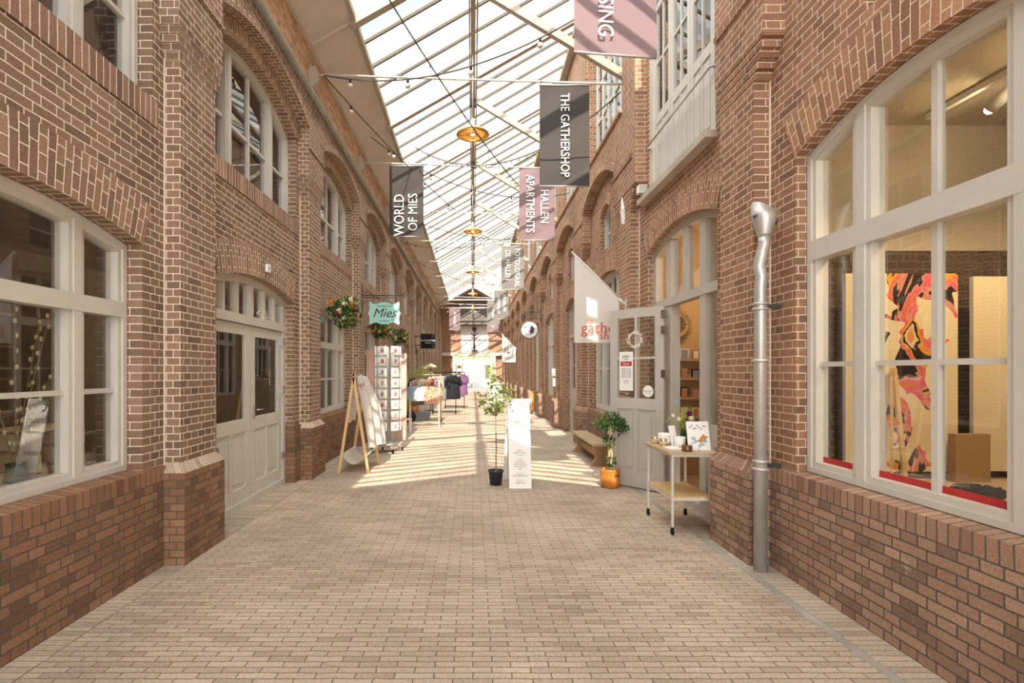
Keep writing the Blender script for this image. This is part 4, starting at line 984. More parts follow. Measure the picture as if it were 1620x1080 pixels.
def drape(u, v):
    L_ = -.75+1.9*v; yy = -.36+.72*u
    if L_ < 0: x, z = -.03+(.0-.12)*(-L_)/.75, 1.48+L_*.98
    else: x, z = .035+.16*L_/1.15, 1.48-L_*.98
    r = .02*math.sin(u*17+v*2)*min(1, abs(L_)*1.5)
    return (x+r+(.17*u*min(1, L_*2) if L_ > 0 else 0), yy*(1-.05*abs(L_))+.01*math.sin(v*9), z-.3+.01*math.sin(u*12))
sp_.part('cloth', sheet(drape, 30, 30), M['towel'])
sp_.part('hood', sheet(lambda u, v: (.03+.02*math.sin(u*PI)+.05*v, -.36+.40*u, 1.19-.12*v-.02*math.sin(u*9)), 12, 4), M['c_dots'])

# ------------------------------------------------------------------ postcard spinner
t = Thing('card_spinner', 'tall white rotating card rack on a castor base by the left shop', 'card rack', (-1.64, 9.75, 0))
m = MB(); m.tube([(0, 0, .1), (0, 0, 2.02)], .018, 8)
for a_ in (PI/4, 3*PI/4, 5*PI/4, 7*PI/4): m.tube([(.13*math.cos(a_), .13*math.sin(a_), .15), (.13*math.cos(a_), .13*math.sin(a_), 1.98)], .008, 6)
m.lathe([(.0001, .14), (.19, .14), (.19, .16), (.0001, .16)], n=20); t.part('pole', m, M['zinc'])
for q in range(4):
    a_ = q*PI/2+.5; e = (.30*math.cos(a_), .30*math.sin(a_))
    m = MB(); m.bar((0, 0, .12), (*e, .09), .04, .025); ft = t.part('base_arm', m, M['zinc'])
    m = MB(); m.tube([(e[0]-.012, e[1], .035), (e[0]+.012, e[1], .035)], .035, 12); m.bar((*e, .06), (*e, .1), .02, .02); t.part('castor', m, M['black'], ft)
TZ = [.42+.205*i for i in range(8)]
m = MB()
for z in TZ:
    for q in range(6):
        a_ = q*PI/3+.26; c, s_ = math.cos(a_), math.sin(a_); r = .2
        for w_ in (-.075, .075): m.tube([(r*c-w_*s_, r*s_+w_*c, z+.04), ((r+.05)*c-w_*s_, (r+.05)*s_+w_*c, z), ((r+.06)*c-w_*s_, (r+.06)*s_+w_*c, z+.09)], .003, 4)
        m.tube([((r+.055)*c+.08*s_, (r+.055)*s_-.08*c, z+.05), ((r+.055)*c-.08*s_, (r+.055)*s_+.08*c, z+.05)], .003, 4)
        m.tube([(.13*c, .13*s_, z+.04), (r*c, r*s_, z+.04)], .003, 4)
t.part('wire_pockets', m, M['chrome'])
card = None; pics = [(.55, .3, .15), (.3, .3, .3), (.5, .15, .1), (.35, .25, .12)]
for i, c in enumerate(pics): M['pic%d' % i] = simple('card_print_%d' % i, c, .7)
lev = ['bottom', 'second lowest', 'third lowest', 'fourth lowest', 'fourth highest', 'third highest', 'second highest', 'top']
protos = []
for k in range(4):
    T_ = Thing('greeting_card', 'x', 'card', (0, 0, 0)); m = MB(); m.box(-.083, .083, -.012, .012, 0, .165); T_.part('card_stack', m, M['paper'])
    m = MB(); n = 10
    m.prism([(.028*math.cos(2*PI*i/n)*(1+.35*math.sin(i*2+k)), .085+.045*math.sin(2*PI*i/n)*(1+.3*math.cos(i*3+k))) for i in range(n)], 'y', -.0135, -.012); T_.part('picture', m, M['pic%d' % k]); protos.append(T_)
used = [False]*4; ci = 0
for li, z in enumerate(TZ):
    for q in range(6):
        a_ = q*PI/3+.26
        if math.sin(a_) > .75: continue
        k = (li*5+q*3) % 4; loc = (-1.64+.235*math.cos(a_), 9.75+.235*math.sin(a_), z+.005)
        lb = 'white animal greeting cards in the %s tier of the card rack, %s pocket' % (lev[li], ['right', 'back right', 'back left', 'left', 'front left', 'front right'][q])
        if used[k]: protos[k].copy(loc, a_+PI/2, lb, 'greeting cards in the spinning rack')
        else: used[k] = True; o = protos[k].o; o.location = loc; o.rotation_euler = (0, 0, a_+PI/2); o['label'] = lb; o['group'] = 'greeting cards in the spinning rack'

# display screens behind the spinner
t = Thing('folding_screen', 'tall folding screen with pink and green panels behind the card rack', 'screen', (-1.9, 11.4, 0))
for (x0, x1, dy, z0, z1, mt) in ((-.50, -.30, 0, .0, 2.02, 'scr_pink'), (-.30, -.10, .05, .0, 2.0, 'scr_green'), (-.1, .18, .0, .0, 2.08, 'grey'), (.18, .40, .05, .0, 1.95, 'scr_pink')):
    if mt not in M: M[mt] = simple(mt, {'scr_pink': (.66, .42, .34), 'scr_green': (.42, .5, .4)}[mt], .7, var=.15)
    m = MB(); m.box(x0, x1, dy, dy+.03, z0, z1); t.part('panel', m, M[mt])
t = Thing('small_stool', 'small white wooden stool beside the card rack', 'stool', (-1.72, 12.9, 0))
m = MB(); m.box(-.15, .15, -.12, .12, .31, .34); t.part('seat', m, M['whiteboard'])
for sx in (-1, 1):
    for sy in (-1, 1): m = MB(); m.box(sx*.13-.015, sx*.13+.015, sy*.1-.015, sy*.1+.015, 0, .31); t.part('leg', m, M['whiteboard'])

# ------------------------------------------------------------------ clothes racks
def rack(label, x0, x1, y, z, mat, dep=.25, cast=True):
    cx = (x0+x1)/2; h = (x1-x0)/2; t = Thing('clothes_rack', label, 'clothes rack', (cx, y, 0))
    m = MB(); m.tube([(-h, 0, z), (h, 0, z)], .014, 8); t.part('rail', m, M[mat])
    for sx in (-1, 1):
        m = MB(); m.tube([(sx*h, 0, .08), (sx*h, 0, z)], .014, 8); m.tube([(sx*h, -dep, .08), (sx*h, dep, .08)], .014, 8); p = t.part('post', m, M[mat])
        if cast:
            for sy in (-1, 1): m = MB(); m.tube([(sx*h-.012, sy*dep, .035), (sx*h+.012, sy*dep, .035)], .035, 10); m.tube([(sx*h, sy*dep, .03), (sx*h, sy*dep, .085)], .008, 5); t.part('castor', m, M['black'], p)
    m = MB(); m.tube([(-h, 0, .1), (h, 0, .1)], .011, 8); t.part('lower_rail', m, M[mat])
    return t
def garment(label, x, y, z, L_, w_, mat, rz_, group, sleeves=True, cat='garment', nm='hanging_garment'):
    t = Thing(nm, label, cat, (x, y, z), rz_, group)
    m = MB(); m.tube([(0, 0, -.03), (0, 0, .0), (.02, 0, .03), (0, 0, .05), (-.02, 0, .03)], .003, 4); m.tube([(-w_*.42, 0, -.1), (0, 0, -.03), (w_*.42, 0, -.1)], .006, 5); t.part('hanger', m, M['iron'])
    ph = random.random()*6; top = -.06
    def prof(v):   # half width along the length
        return w_*(.22+.28*min(1, v*7)) if v < .14 else w_*(.5+.12*v*(1 if sleeves else .8))
    vs = []; nu, nv = 14, 12; m = MB()
    for j in range(nv+1):
        v = j/nv
        for i in range(nu):
            a_ = 2*PI*i/nu; hw = prof(v); vs.append((hw*math.cos(a_), .035*math.sin(a_)*(1+v)+.018*math.sin(a_*3+ph+v*4)*v, top-L_*v+.01*math.sin(a_*2+ph)*v))
    m.faces(vs, [(j*nu+i, j*nu+(i+1) % nu, (j+1)*nu+(i+1) % nu, (j+1)*nu+i) for j in range(nv) for i in range(nu)]+[tuple(range(nu))], True)
    if sleeves:
        for sx in (-1, 1): m.tube([(sx*w_*.42, 0, top-.05), (sx*w_*.62, 0, top-.2), (sx*w_*.68, 0, top-.38)], [.06, .055, .045], 8, False)
    t.part('fabric', m, M[mat]); return t
rack('gold metal clothes rack on castors, nearest of the racks', -2.02, -.98, 15.6, 1.44, 'gold')
G1 = [('c_cream', 'cream long-sleeved top at the left end', -1.98, .55, 1.0, .4), ('c_black', 'black top', -1.82, .5, 1.1, .4), ('c_pink', 'pale pink top', -1.70, .5, 1.0, .4), ('c_cream', 'beige top in the middle', -1.55, .55, 1.2, .4), ('c_floral', 'red and gold floral blouse', -1.28, .75, .9, .38), ('c_red', 'red striped top', -1.15, .6, 1.2, .36), ('c_white', 'white top at the right end', -1.05, .62, 1.1, .36)]
for mt, lb, x, L_, r, w_ in G1: garment(lb+' on the gold rack', x, 15.6, 1.385, L_, w_, mt, r, 'garments on the gold rack')
t = Thing('clothes_rack', 'low light-wood frame rack standing in front of the gold rack', 'clothes rack', (-1.34, 14.1, 0))
for sx in (-1, 1):
    for dy in (-.2, .2): m = MB(); m.bar((sx*.41, dy, 0), (sx*.40, 0, 1.27), .03, .022, (0, 1, 0)); t.part('leg', m, M['lightwood'])
m = MB(); m.tube([(-.42, 0, 1.26), (.42, 0, 1.26)], .013, 8); t.part('rail', m, M['lightwood'])
m = MB()
for z in (.12,): m.bar((-.41, -.18, z), (.41, -.18, z), .02, .02); m.bar((-.41, .18, z), (.41, .18, z), .02, .02)
t.part('lower_rail', m, M['lightwood'])
for mt, lb, x, L_, r, w_ in (('c_blue', 'white and blue romper at the left', -1.62, .42, .25, .34), ('c_dots', 'white dotted shirt in the middle', -1.35, .42, .2, .36), ('c_floral', 'orange and red floral baby suit at the right', -1.1, .5, .2, .34)):
    garment(lb+' of the low wooden rack', x, 14.1, 1.21, L_, w_, mt, r, 'baby clothes on the low wooden rack')
t = Thing('tote_bag', 'grey canvas tote bag under the gold rack', 'bag', (-1.5, 15.1, 0))
m = MB(); m.prism([(-.19, 0), (.19, 0), (.24, .34), (-.24, .34)], 'y', -.07, .07); t.part('body', m, M['c_grey'])
m = MB(); m.tube([(-.1, 0, .34), (-.08, 0, .46), (.08, 0, .46), (.1, 0, .34)], .009, 5); t.part('handle', m, M['c_grey'])
t = Thing('wheel_toy', 'black wheeled item beside the grey bag under the gold rack', 'bag', (-1.85, 15.0, .0))
m = MB(); m.ball((0, 0, .2), .17, 12, 1, .5, 1.15); t.part('body', m, M['c_black'])
rack('black clothes rack with white and dark clothes, in the middle of the row', -1.45, -.62, 18.4, 1.5, 'black', .22)
for i, (mt, lb) in enumerate((('c_white', 'white top at the left end'), ('c_dots', 'dotted blouse'), ('c_cream', 'cream knit'), ('c_white', 'white dress in the middle'), ('c_grey', 'grey shirt'), ('c_black', 'black and white dress'), ('c_black', 'black dress at the right end'))):
    garment(lb+' on the middle black rack', -1.4+.125*i, 18.4, 1.445, .8+.12*random.random(), .42, mt, .75, 'garments on the middle rack')
rack('black clothes rack farthest along the left wall', -1.15, -.36, 21.2, 1.52, 'black', .22)
for i, (mt, lb) in enumerate((('c_black', 'black long dress at the left end'), ('c_dots', 'dotted long dress'), ('c_black', 'black blouse'), ('c_green', 'green printed dress'), ('c_white', 'white blouse'), ('c_purple', 'purple striped scarf at the right end'))):
    garment(lb+' on the farthest rack', -1.1+.14*i, 21.2, 1.465, .85+.15*random.random(), .40, mt, .7, 'garments on the farthest rack')
t = Thing('parasol', 'small cream parasol lamp standing behind the racks', 'parasol', (-1.65, 19.8, 0))
m = MB(); m.tube([(0, 0, 0), (0, 0, 1.75)], .015, 6); m.lathe([(.0001, 0), (.16, 0), (.15, .03), (.0001, .04)], n=16); t.part('pole', m, M['iron'])
m = MB(); m.lathe([(.24, 1.68), (.2, 1.78), (.0001, 1.86)], n=18); t.part('canopy', m, M['c_cream'])
t = Thing('potted_palm', 'tall green palm in a pot by the left wall behind the gold rack', 'potted palm', (-2.0, 17.2, 0))
m = MB(); m.lathe([(.14, 0), (.18, .35), (.16, .35), (.15, .3), (.0001, .3)], n=18); t.part('pot', m, M['terra'])
m = MB()
for i in range(14):
    a_ = 2*PI*i/14; q = curve_pts([(0, 0, .3), (.15*math.cos(a_), .15*math.sin(a_), 1.1+.2*math.sin(i)), (.5*math.cos(a_), .5*math.sin(a_), 1.5+.3*math.sin(i*2.3)), (.75*math.cos(a_)*.8, .75*math.sin(a_)*.8, 1.45+.3*math.sin(i*2.3))], 6)
    q = [Vector((max(p.x, -.32), p.y, p.z)) for p in q]
    m.tube(q, .006, 4)
    for p in q[5:]:
        for sd_ in (-1, 1): m.leafq(p, (math.cos(a_)-sd_*math.sin(a_), math.sin(a_)+sd_*math.cos(a_), -.3), .16, .025)
m.v = [(max(x, -.33), y, z) for x, y, z in m.v]
t.part('fronds', m, M['leaflight'])

# ------------------------------------------------------------------ flower garlands
def garland(label, x, y, z, w_, h_, seed):
    rg = random.Random(seed); t = Thing('flower_garland', label, 'flowers', (x, y, z), group='flower garlands over the left windows')
    m = MB()
    for _ in range(int(520*w_)):
        a_ = rg.uniform(-1, 1); b_ = rg.uniform(-1, 1)
        if a_*a_+b_*b_ > 1: continue
        p = Vector((rg.uniform(.04, .40), a_*w_/2, b_*h_/2-.1*abs(a_)**2*0)); m.leafq(p, (rg.gauss(.4, .5), rg.gauss(0, 1), rg.gauss(-.1, 1)), .10, .045)
    t.part('foliage', m, M['leafdark'])
    m = MB()
    for _ in range(int(200*w_)):
        a_ = rg.uniform(-1, 1); b_ = rg.uniform(-1, 1)
        if a_*a_+b_*b_ > 1: continue
        m.leafq((rg.uniform(.06, .46), a_*w_*.52, b_*h_*.52), (rg.gauss(.5, .5), rg.gauss(0, 1), rg.gauss(0, 1)), .09, .03)
    t.part('sprigs', m, M['leaflight'])
    fl = ['fl_red', 'fl_orange', 'fl_cream', 'fl_pink', 'fl_plum', 'fl_white', 'fl_cream', 'fl_red', 'fl_white', 'fl_plum']
    for i in range(28):
        a_ = rg.uniform(-1, .5); b_ = rg.uniform(-.8, .8); r = rg.uniform(.038, .068); m = MB(); c = Vector((rg.uniform(.1, .44), a_*w_/2, b_*h_/2))
        m.ball(c, r*.6, 8)
        for q in range(8):
            g_ = 2*PI*q/8; m.leafq(c, (.5, math.cos(g_), math.sin(g_)), r*1.3, r*1.0, (1, 0, 0))
        t.part('bloom', m, M[fl[i % 10]])
    return t
garland('largest flower garland over the window nearest the left double door', -2.44, 8.75, 2.56, 1.1, .46, 1)
garland('flower garland below the mint sign, middle of the three', -2.44, 12.2, 2.56, 1.1, .36, 2)
garland('flower garland farthest along the left wall beyond the mint sign', -2.44, 15.4, 2.60, 1.0, .42, 3)

# ------------------------------------------------------------------ bench
t = Thing('wooden_bench', 'low weathered wooden bench against the right wall', 'bench', (2.08, 9.0, 0))
m = MB(); m.prism([(-.15, -.93), (.11, -.93), (.15, -.88), (.15, .9), (.11, .93), (-.11, .93), (-.15, .88), (-.15, -.89)], 'z', .345, .385); t.part('seat', m, M['oaktop'])
for yy in (-.72, .72):
    m = MB(); m.prism([(-.15, 0), (.15, 0), (.15, .04), (.10, .08), (.075, .16), (.08, .24), (.12, .345), (-.12, .345), (-.08, .24), (-.075, .16), (-.10, .08), (-.15, .04)], 'y', yy-.03, yy+.03); t.part('end_board', m, M['oak'])
m = MB(); m.box(-.02, .02, -.72, .72, .12, .24); t.part('stretcher', m, M['oak'])

# ------------------------------------------------------------------ ficus in orange pot
t = Thing('potted_ficus', 'twisted small-leaved ficus in a glossy orange pot by the open door', 'potted plant', (1.84, 6.78, 0))
m = MB(); m.lathe([(.105, 0), (.125, .02), (.132, .12), (.128, .22), (.134, .235), (.134, .245), (.12, .245), (.115, .2), (.0001, .2)], n=28); pot = t.part('pot', m, M['terra'])
m = MB(); m.box(.03, .09, -.137, -.125, .165, .18); t.part('pot_label', m, M['soil'], pot)
m = MB()
for ph in (0, 2.1, 4.2):
    m.tube([(.025*math.cos(ph+z*9), .025*math.sin(ph+z*9), z) for z in [.18+.62*i/24 for i in range(25)]], .013, 7)
t.part('trunk', m, M['oaktop'])
m = MB(); leaf_blob(m, (.0, 0, .86), .17, 240, .055, .032, .75); leaf_blob(m, (.13, -.02, .79), .1, 90, .055, .032, .8); leaf_blob(m, (-.12, 0, .82), .08, 60, .055, .03, .8); leaf_blob(m, (-.02, -.03, .62), .075, 70, .05, .03, .9); leaf_blob(m, (.0, -.05, .35), .055, 50, .045, .028); t.part('foliage', m, M['leafdark'])

# ------------------------------------------------------------------ things on the open door leaf
def leafthing(name, label, cat, mbs):
    t = Thing(name, label, cat, leaf_pt(0, 0, 0), ang-PI/2)
    for nm, m, mat in mbs: t.part(nm, m, mat)
    return t
fx = FS
def fb(m, y0, y1, z0, z1, d0, d1): m.box(fx*d0 if fx > 0 else -.045-d0, fx*d1 if fx > 0 else -.045-d1, y0, y1, z0, z1)
def leaf_text(m, s_, sz, y, z, d):
    x = fx*d if fx > 0 else -.045-d
    base = Matrix.Translation((x, y, z)) @ Matrix.Rotation(PI/2*(1 if fx > 0 else -1), 4, 'Z') @ Matrix.Rotation(PI/2, 4, 'X')
    text_mb(s_, sz, base, m, ext=.0008)
a1 = MB(); fb(a1, .435, .645, 1.27, 1.79, .004, .008)
a2 = MB(); fb(a2, .455, .625, 1.60, 1.66, .009, .010)
a3 = MB(); leaf_text(a3, 'gather', .045, .54, 1.73, .0095); leaf_text(a3, 'shop', .03, .54, 1.695, .0095)
for i in range(6): leaf_text(a3, 'welcome to our shop', .017, .54, 1.56-.022*i, .0095)
leaf_text(a3, 'workshops', .017, .54, 1.40, .0095); leaf_text(a3, 'mon - sun', .017, .54, 1.37, .0095)
a4 = MB(); leaf_text(a4, 'Open', .045, .54, 1.63, .0105)
a5 = MB(); x5 = .006 if fx > 0 else -.051; a5.tube([(x5, .47, 1.79), (x5, .54, 1.87), (x5, .61, 1.79)], .002, 4)
leafthing('door_sign', 'white hanging notice with a red Open strip on the open door', 'sign', [('sheet', a1, M['paper']), ('red_strip', a2, M['red']), ('lettering', a3, M['ink']), ('open_lettering', a4, M['whiteink']), ('string', a5, M['thread'])])
a1 = MB(); xs_ = .004 if fx > 0 else -.049; n = 24; a1.prism([(.215+.075*math.cos(2*PI*i/n), 1.27+.075*math.sin(2*PI*i/n)) for i in range(n)], 'x', xs_, xs_+fx*.003)
a2 = MB(); leaf_text(a2, 'Please come in', .020, .215, 1.275, .0085); leaf_text(a2, 'we are open', .014, .215, 1.25, .0085); leafthing('round_sticker', 'round white sticker with small text low on the open door glass', 'sticker', [('disc', a1, M['paper']), ('lettering', a2, M['ink'])])
a1 = MB(); rg = random.Random(5)
xs_ = .02 if fx > 0 else -.065
for i in range(150):
    q = rg.uniform(0, 2*PI); r = .085+rg.gauss(0, .01); a1.leafq((xs_+rg.uniform(-.01, .01), .40+r*math.cos(q), 1.945+r*math.sin(q)), (rg.gauss(0, .3), math.cos(q+.8), math.sin(q+.8)), .04, .012)
a1.tube([(xs_, .40+.085*math.cos(2*PI*i/20), 1.945+.085*math.sin(2*PI*i/20)) for i in range(21)], .006, 5)
leafthing('white_wreath', 'small white leafy wreath hanging on the open door glass', 'wreath', [('wreath', a1, M['fl_white'])])

# ------------------------------------------------------------------ shop interior
t = Thing('straw_wreath', 'round straw wreath hanging on the warm wall inside the shop doorway', 'wreath', (2.98, 7.44, 2.22))
m = MB(); rg = random.Random(9)
for i in range(500):
    q = rg.uniform(0, 2*PI); r = .16+rg.gauss(0, .03); m.leafq((r*math.cos(q), rg.uniform(-.04, 0), r*math.sin(q)), (math.cos(q+1), rg.gauss(0, .3)-.2, math.sin(q+1)), .08, .01)
m.tube([(.16*math.cos(2*PI*i/24), -.015, .16*math.sin(2*PI*i/24)) for i in range(25)], .035, 8); t.part('straw', m, M['oaktop'])
t = Thing('wall_shelves', 'white picture-ledge shelves with cards inside the shop doorway', 'shelf', (3.0, 7.40, 0))
for z in (1.70, 1.42, 1.14, .86, .6, .35):
    m = MB(); m.box(-.3, .95, -.06, .08, z, z+.018); m.box(-.3, .95, -.065, -.055, z, z+.04); t.part('shelf', m, M['oaktop'])
pc = 0
for zi, z in enumerate((1.70, 1.42, 1.14, .86, .6)):
    for i in range(6):
        m = MB(); w_ = .1+.03*((i*7+zi) % 3)/2; h_ = .14+.04*((i*5+zi*3) % 3)/2; x0 = 2.76+.165*i
        m.box(-w_/2, w_/2, -.01, .01, 0, h_); T_ = Thing('framed_card', ('framed print on the %s ledge inside the shop, %s along it' % (['top', 'second', 'middle', 'fourth', 'lowest'][zi], ['first', 'second', 'third', 'fourth', 'fifth', 'last'][i])), 'print', (x0, 7.39, z+.019), group='framed prints on the shop ledges')
        T_.part('frame', m, M[['black', 'cardbrown', 'paper', 'oak'][(i+zi) % 4]])
        m = MB(); m.box(-w_/2+.015, w_/2-.015, -.0115, -.0101, .015, h_-.015); T_.part('picture', m, M[['pic0', 'paper', 'c_blue', 'fl_pink'][(i*3+zi) % 4]])

# ------------------------------------------------------------------ trolley
t = Thing('serving_trolley', 'cream metal trolley with wooden top and shelf beside the right pier', 'trolley', (2.09, 5.12, 0))
TX, TYh = .20, .33
m = MB(); m.box(-.235, .235, -.36, .36, .765, .785); t.part('top', m, M['oaktop'])
m = MB(); m.box(-.2, .2, -.33, .33, .34, .36); t.part('shelf', m, M['pine'])
m = MB()
for z in (.75, .335):
    for sx in (-1, 1): m.bar((sx*TX, -TYh, z), (sx*TX, TYh, z), .014, .022); m.bar((-TX, sx*TYh, z), (TX, sx*TYh, z), .014, .022)
t.part('frame', m, M['canvas'])
for sx in (-1, 1):
    for sy in (-1, 1):
        m = MB(); m.bar((sx*TX, sy*TYh, .07), (sx*TX, sy*TYh, .765), .02, .02); lg = t.part('leg', m, M['canvas'])
        m = MB(); m.tube([(sx*TX-.01, sy*TYh, .028), (sx*TX+.01, sy*TYh, .028)], .028, 12); m.bar((sx*TX, sy*TYh, .03), (sx*TX, sy*TYh, .075), .025, .02); t.part('castor', m, M['black'], lg)
TZp = .785
def ontop(x, y): return (x, y, TZp)
for lb, x, y in (('gold tin candle at the far left of the trolley top', 1.93, 5.36), ('gold tin candle nearer the front of the trolley top', 1.955, 5.19)):
    t = Thing('tin_candle', lb, 'candle', ontop(x, y), group='gold tins on the trolley'); m = MB(); m.lathe([(.036, 0), (.038, .005), (.038, .06), (.036, .075), (.032, .076), (.0001, .074)], n=20); t.part('tin', m, M['brass'])
    m = MB(); m.lathe([(.0385, .018), (.0387, .02), (.0387, .05), (.0385, .052)], n=20); t.part('paper_label', m, M['c_cream'])
t = Thing('white_bowls', 'stack of white ribbed bowls on the trolley', 'bowls', ontop(2.03, 5.33)); m = MB()
for i in range(3): m.lathe([(.05, .03*i), (.072, .03*i+.015), (.075, .03*i+.05), (.07, .03*i+.05), (.05, .03*i+.01)], n=22)
t.part('bowls', m, M['whiteboard'])
t = Thing('paper_stack', 'thin white leaflets lying on the trolley', 'leaflets', ontop(1.99, 5.03)); m = MB(); m.box(-.07, .07, -.1, .1, 0, .006); t.part('paper', m, M['paper'])
t = Thing('glass_candle', 'amber glass candle jar at the front of the trolley', 'candle', ontop(2.045, 4.83)); m = MB(); m.lathe([(.045, 0), (.048, .01), (.048, .055), (.043, .06), (.0001, .05)], n=22); t.part('jar', m, M['ambg'])
m = MB(); m.lathe([(.0001, .052), (.042, .052)], n=16); t.part('wax', m, M['paper'])
t = Thing('white_cup', 'small white cup near the front of the trolley', 'cup', ontop(2.14, 4.86)); m = MB(); m.lathe([(.028, 0), (.034, .01), (.036, .065), (.033, .065), (.028, .01), (.0001, .01)], n=20); t.part('cup', m, M['paper'])
t = Thing('white_pot', 'white ceramic pot in the middle of the trolley', 'pot', ontop(2.10, 5.13)); m = MB(); m.lathe([(.045, 0), (.052, .01), (.056, .1), (.052, .1), (.045, .02), (.0001, .02)], n=22); t.part('pot', m, M['paper'])
t = Thing('flower_bunch', 'bunch of yellow-green flowers in a green vase at the back of the trolley', 'flowers', ontop(2.21, 5.28)); m = MB(); m.lathe([(.035, 0), (.045, .03), (.04, .1), (.028, .13), (.032, .15), (.026, .14), (.0001, .05)], n=18); t.part('vase', m, M['leafdark'])
m = MB(); rg = random.Random(3)
for i in range(26):
    e = Vector((rg.gauss(-.01, .075), rg.gauss(0, .07), .25+.16*rg.random())); m.tube([(0, 0, .1), e*.6+Vector((0, 0, .03)), e], .002, 4)
    for _ in range(7): m.leafq(e-Vector((0, 0, .1*rg.random())), (rg.gauss(0, 1), rg.gauss(0, 1), rg.gauss(.4, .5)), .04, .013)
m.v = [(min(x, .035), y, z) for x, y, z in m.v]
t.part('stems', m, M['leaflight'])
for (dx, dy, z, mt, r) in ((-.09, -.02, .44, 'c_blue', .028), (.02, -.07, .33, 'fl_plum', .03), (.03, -.1, .28, 'fl_cream', .028), (-.08, -.06, .27, 'fl_cream', .022), (-.12, 0, .3, 'fl_white', .02)):
    m = MB(); m.ball((dx, dy, z), r, 8)
    for q in range(9): g_ = 2*PI*q/9; m.leafq((dx, dy, z), (math.cos(g_), math.sin(g_), .4), r*1.5, r*.7, (0, 0, 1))
    t.part('bloom', m, M[mt])
t = Thing('clipboard_print', 'white illustrated print with blue and orange drawing leaning on the trolley', 'print', (2.20, 4.90, TZp), math.radians(-4))
def lean(m, x0, x1, z0, z1, d, dd=.006):
    k_ = .28; m.faces([(x0, z0*k_-d, z0), (x1, z0*k_-d, z0), (x1, z1*k_-d, z1), (x0, z1*k_-d, z1), (x0, z0*k_-d+dd, z0), (x1, z0*k_-d+dd, z0), (x1, z1*k_-d+dd, z1), (x0, z1*k_-d+dd, z1)], [(0, 1, 2, 3), (7, 6, 5, 4), (0, 4, 5, 1), (1, 5, 6, 2), (2, 6, 7, 3), (3, 7, 4, 0)], False)
m = MB(); lean(m, -.105, .105, 0, .27, 0, .012); bd = t.part('board', m, M['paper'])
m = MB(); rg = random.Random(4)
def blob(m, cx, cz, r, k, d=.0015):
    n = 12; vs = []
    for i in range(n):
        a_ = 2*PI*i/n; rr = r*(1+.35*math.sin(i*2.1+k)); vs.append((cx+rr*math.cos(a_), (cz+rr*.7*math.sin(a_))*.28-d, cz+rr*.7*math.sin(a_)))
    m.faces(vs, [tuple(range(n))], False)
for i in range(5): blob(m, -.06+.03*i, .06+.025*math.sin(i*2), .02, i)
blob(m, -.05, .11, .022, 3); t.part('blue_figures', m, M['c_blue'], bd)
m = MB(); blob(m, .05, .12, .035, 1, .001); blob(m, .02, .09, .03, 2, .001); t.part('orange_figures', m, M['c_orange'], bd)
m = MB()
for i in range(9): blob(m, -.075+.018*i, .215+.018*math.sin(i*1.9), .011, i)
t.part('grey_flourish', m, M['c_grey'], bd)
t = Thing('white_tag', 'white price card standing tilted on the trolley behind the white pot', 'card', (2.08, 5.20, TZp), .3); m = MB(); lean(m, -.04, .04, 0, .2, 0, .004); t.part('card', m, M['paper'])

# ------------------------------------------------------------------ gallery behind the right window
def painting(label, x0, x1, y, z0, z1, art):
    t = Thing('painting', label, 'painting', ((x0+x1)/2, y, z0), group='paintings in the gallery window'); h = (x1-x0)/2; m = MB(); m.box(-h, h, 0, .03, 0, z1-z0); bd = t.part('canvas', m, M['paper'])
    m = MB(); off = 0 if art else 3.3; W_ = (x1-x0)/(z1-z0); m.face([(-h, -.002, 0), (h, -.002, 0), (h, -.002, z1-z0), (-h, -.002, z1-z0)], [(off, .3), (off+W_*1.0+.35, .3), (off+W_+.35, 1.5), (off, 1.5)]); t.part('painted_surface', m, M['art']); return t
painting('tall cream painting with swirling pink, orange and black figure in the right window', 2.86, 3.72, 3.88, .78, 2.30, True)
painting('second cream painting partly seen at the right of the gallery window', 3.86, 4.7, 3.90, .78, 2.28, False)
t = Thing('window_table', 'low white display table standing inside the gallery window', 'table', (3.45, 2.6, 0)); m = MB(); m.box(-.75, .75, -1.3, 1.5, .68, .72); t.part('top', m, M['oaktop'])
for sx in (-1, 1):
    for sy in (-1, 1): m = MB(); m.box(sx*.7-.03, sx*.7+.03, .1+sy*1.3-.03, .1+sy*1.3+.03, .02, .68); t.part('leg', m, M['oaktop'])
m = MB(); 
for i in range(40):
    a_ = i*.7; m.tube([(.12*math.cos(a_)*(1+.2*math.sin(i)), .08*math.sin(a_), .02+.0012*i), (.14*math.cos(a_+.6), .09*math.sin(a_+.6), .02+.0012*i)], .018, 5)
o = solo('dark_scarf', m, M['c_black'], 'heap of dark blue fabric lying on the gallery window table', 'fabric'); o.location = (3.30, 3.3, .72)
t = Thing('cardboard_box', 'flat brown cardboard panel beside the paintings in the gallery', 'box', (3.72, 3.80, .72)); m = MB(); m.box(-.12, .14, -.03, .03, 0, .36); t.part('box', m, M['cardbrown'])
t = Thing('easel', 'wooden easel leg standing before the tall painting', 'easel', (3.15, 3.74, .72)); m = MB(); m.bar((0, -.06, 0), (.05, .1, .85), .03, .02); m.bar((-.1, -.06, 0), (.03, .1, .85), .02, .02); t.part('frame', m, M['pine'])
m = MB(); 
for a_, b_ in ((-.92, -.555), (-.405, -.02), (.02, .405), (.555, .92)): m.box(2.545, 2.55, yc(0)+a_, yc(0)+b_, .885, .93)
solo('red_film', m, M['red'], 'red strip of film along the bottom of the gallery window glass', 'window film')
t = Thing('track_light', 'white spotlight track on the gallery ceiling', 'lamp', (3.6, 2.9, 3.5), W=True); m = MB(); m.box(3.58, 3.62, 1.6, 4.0, 3.54, 3.58); t.part('track', m, M['whiteboard'])
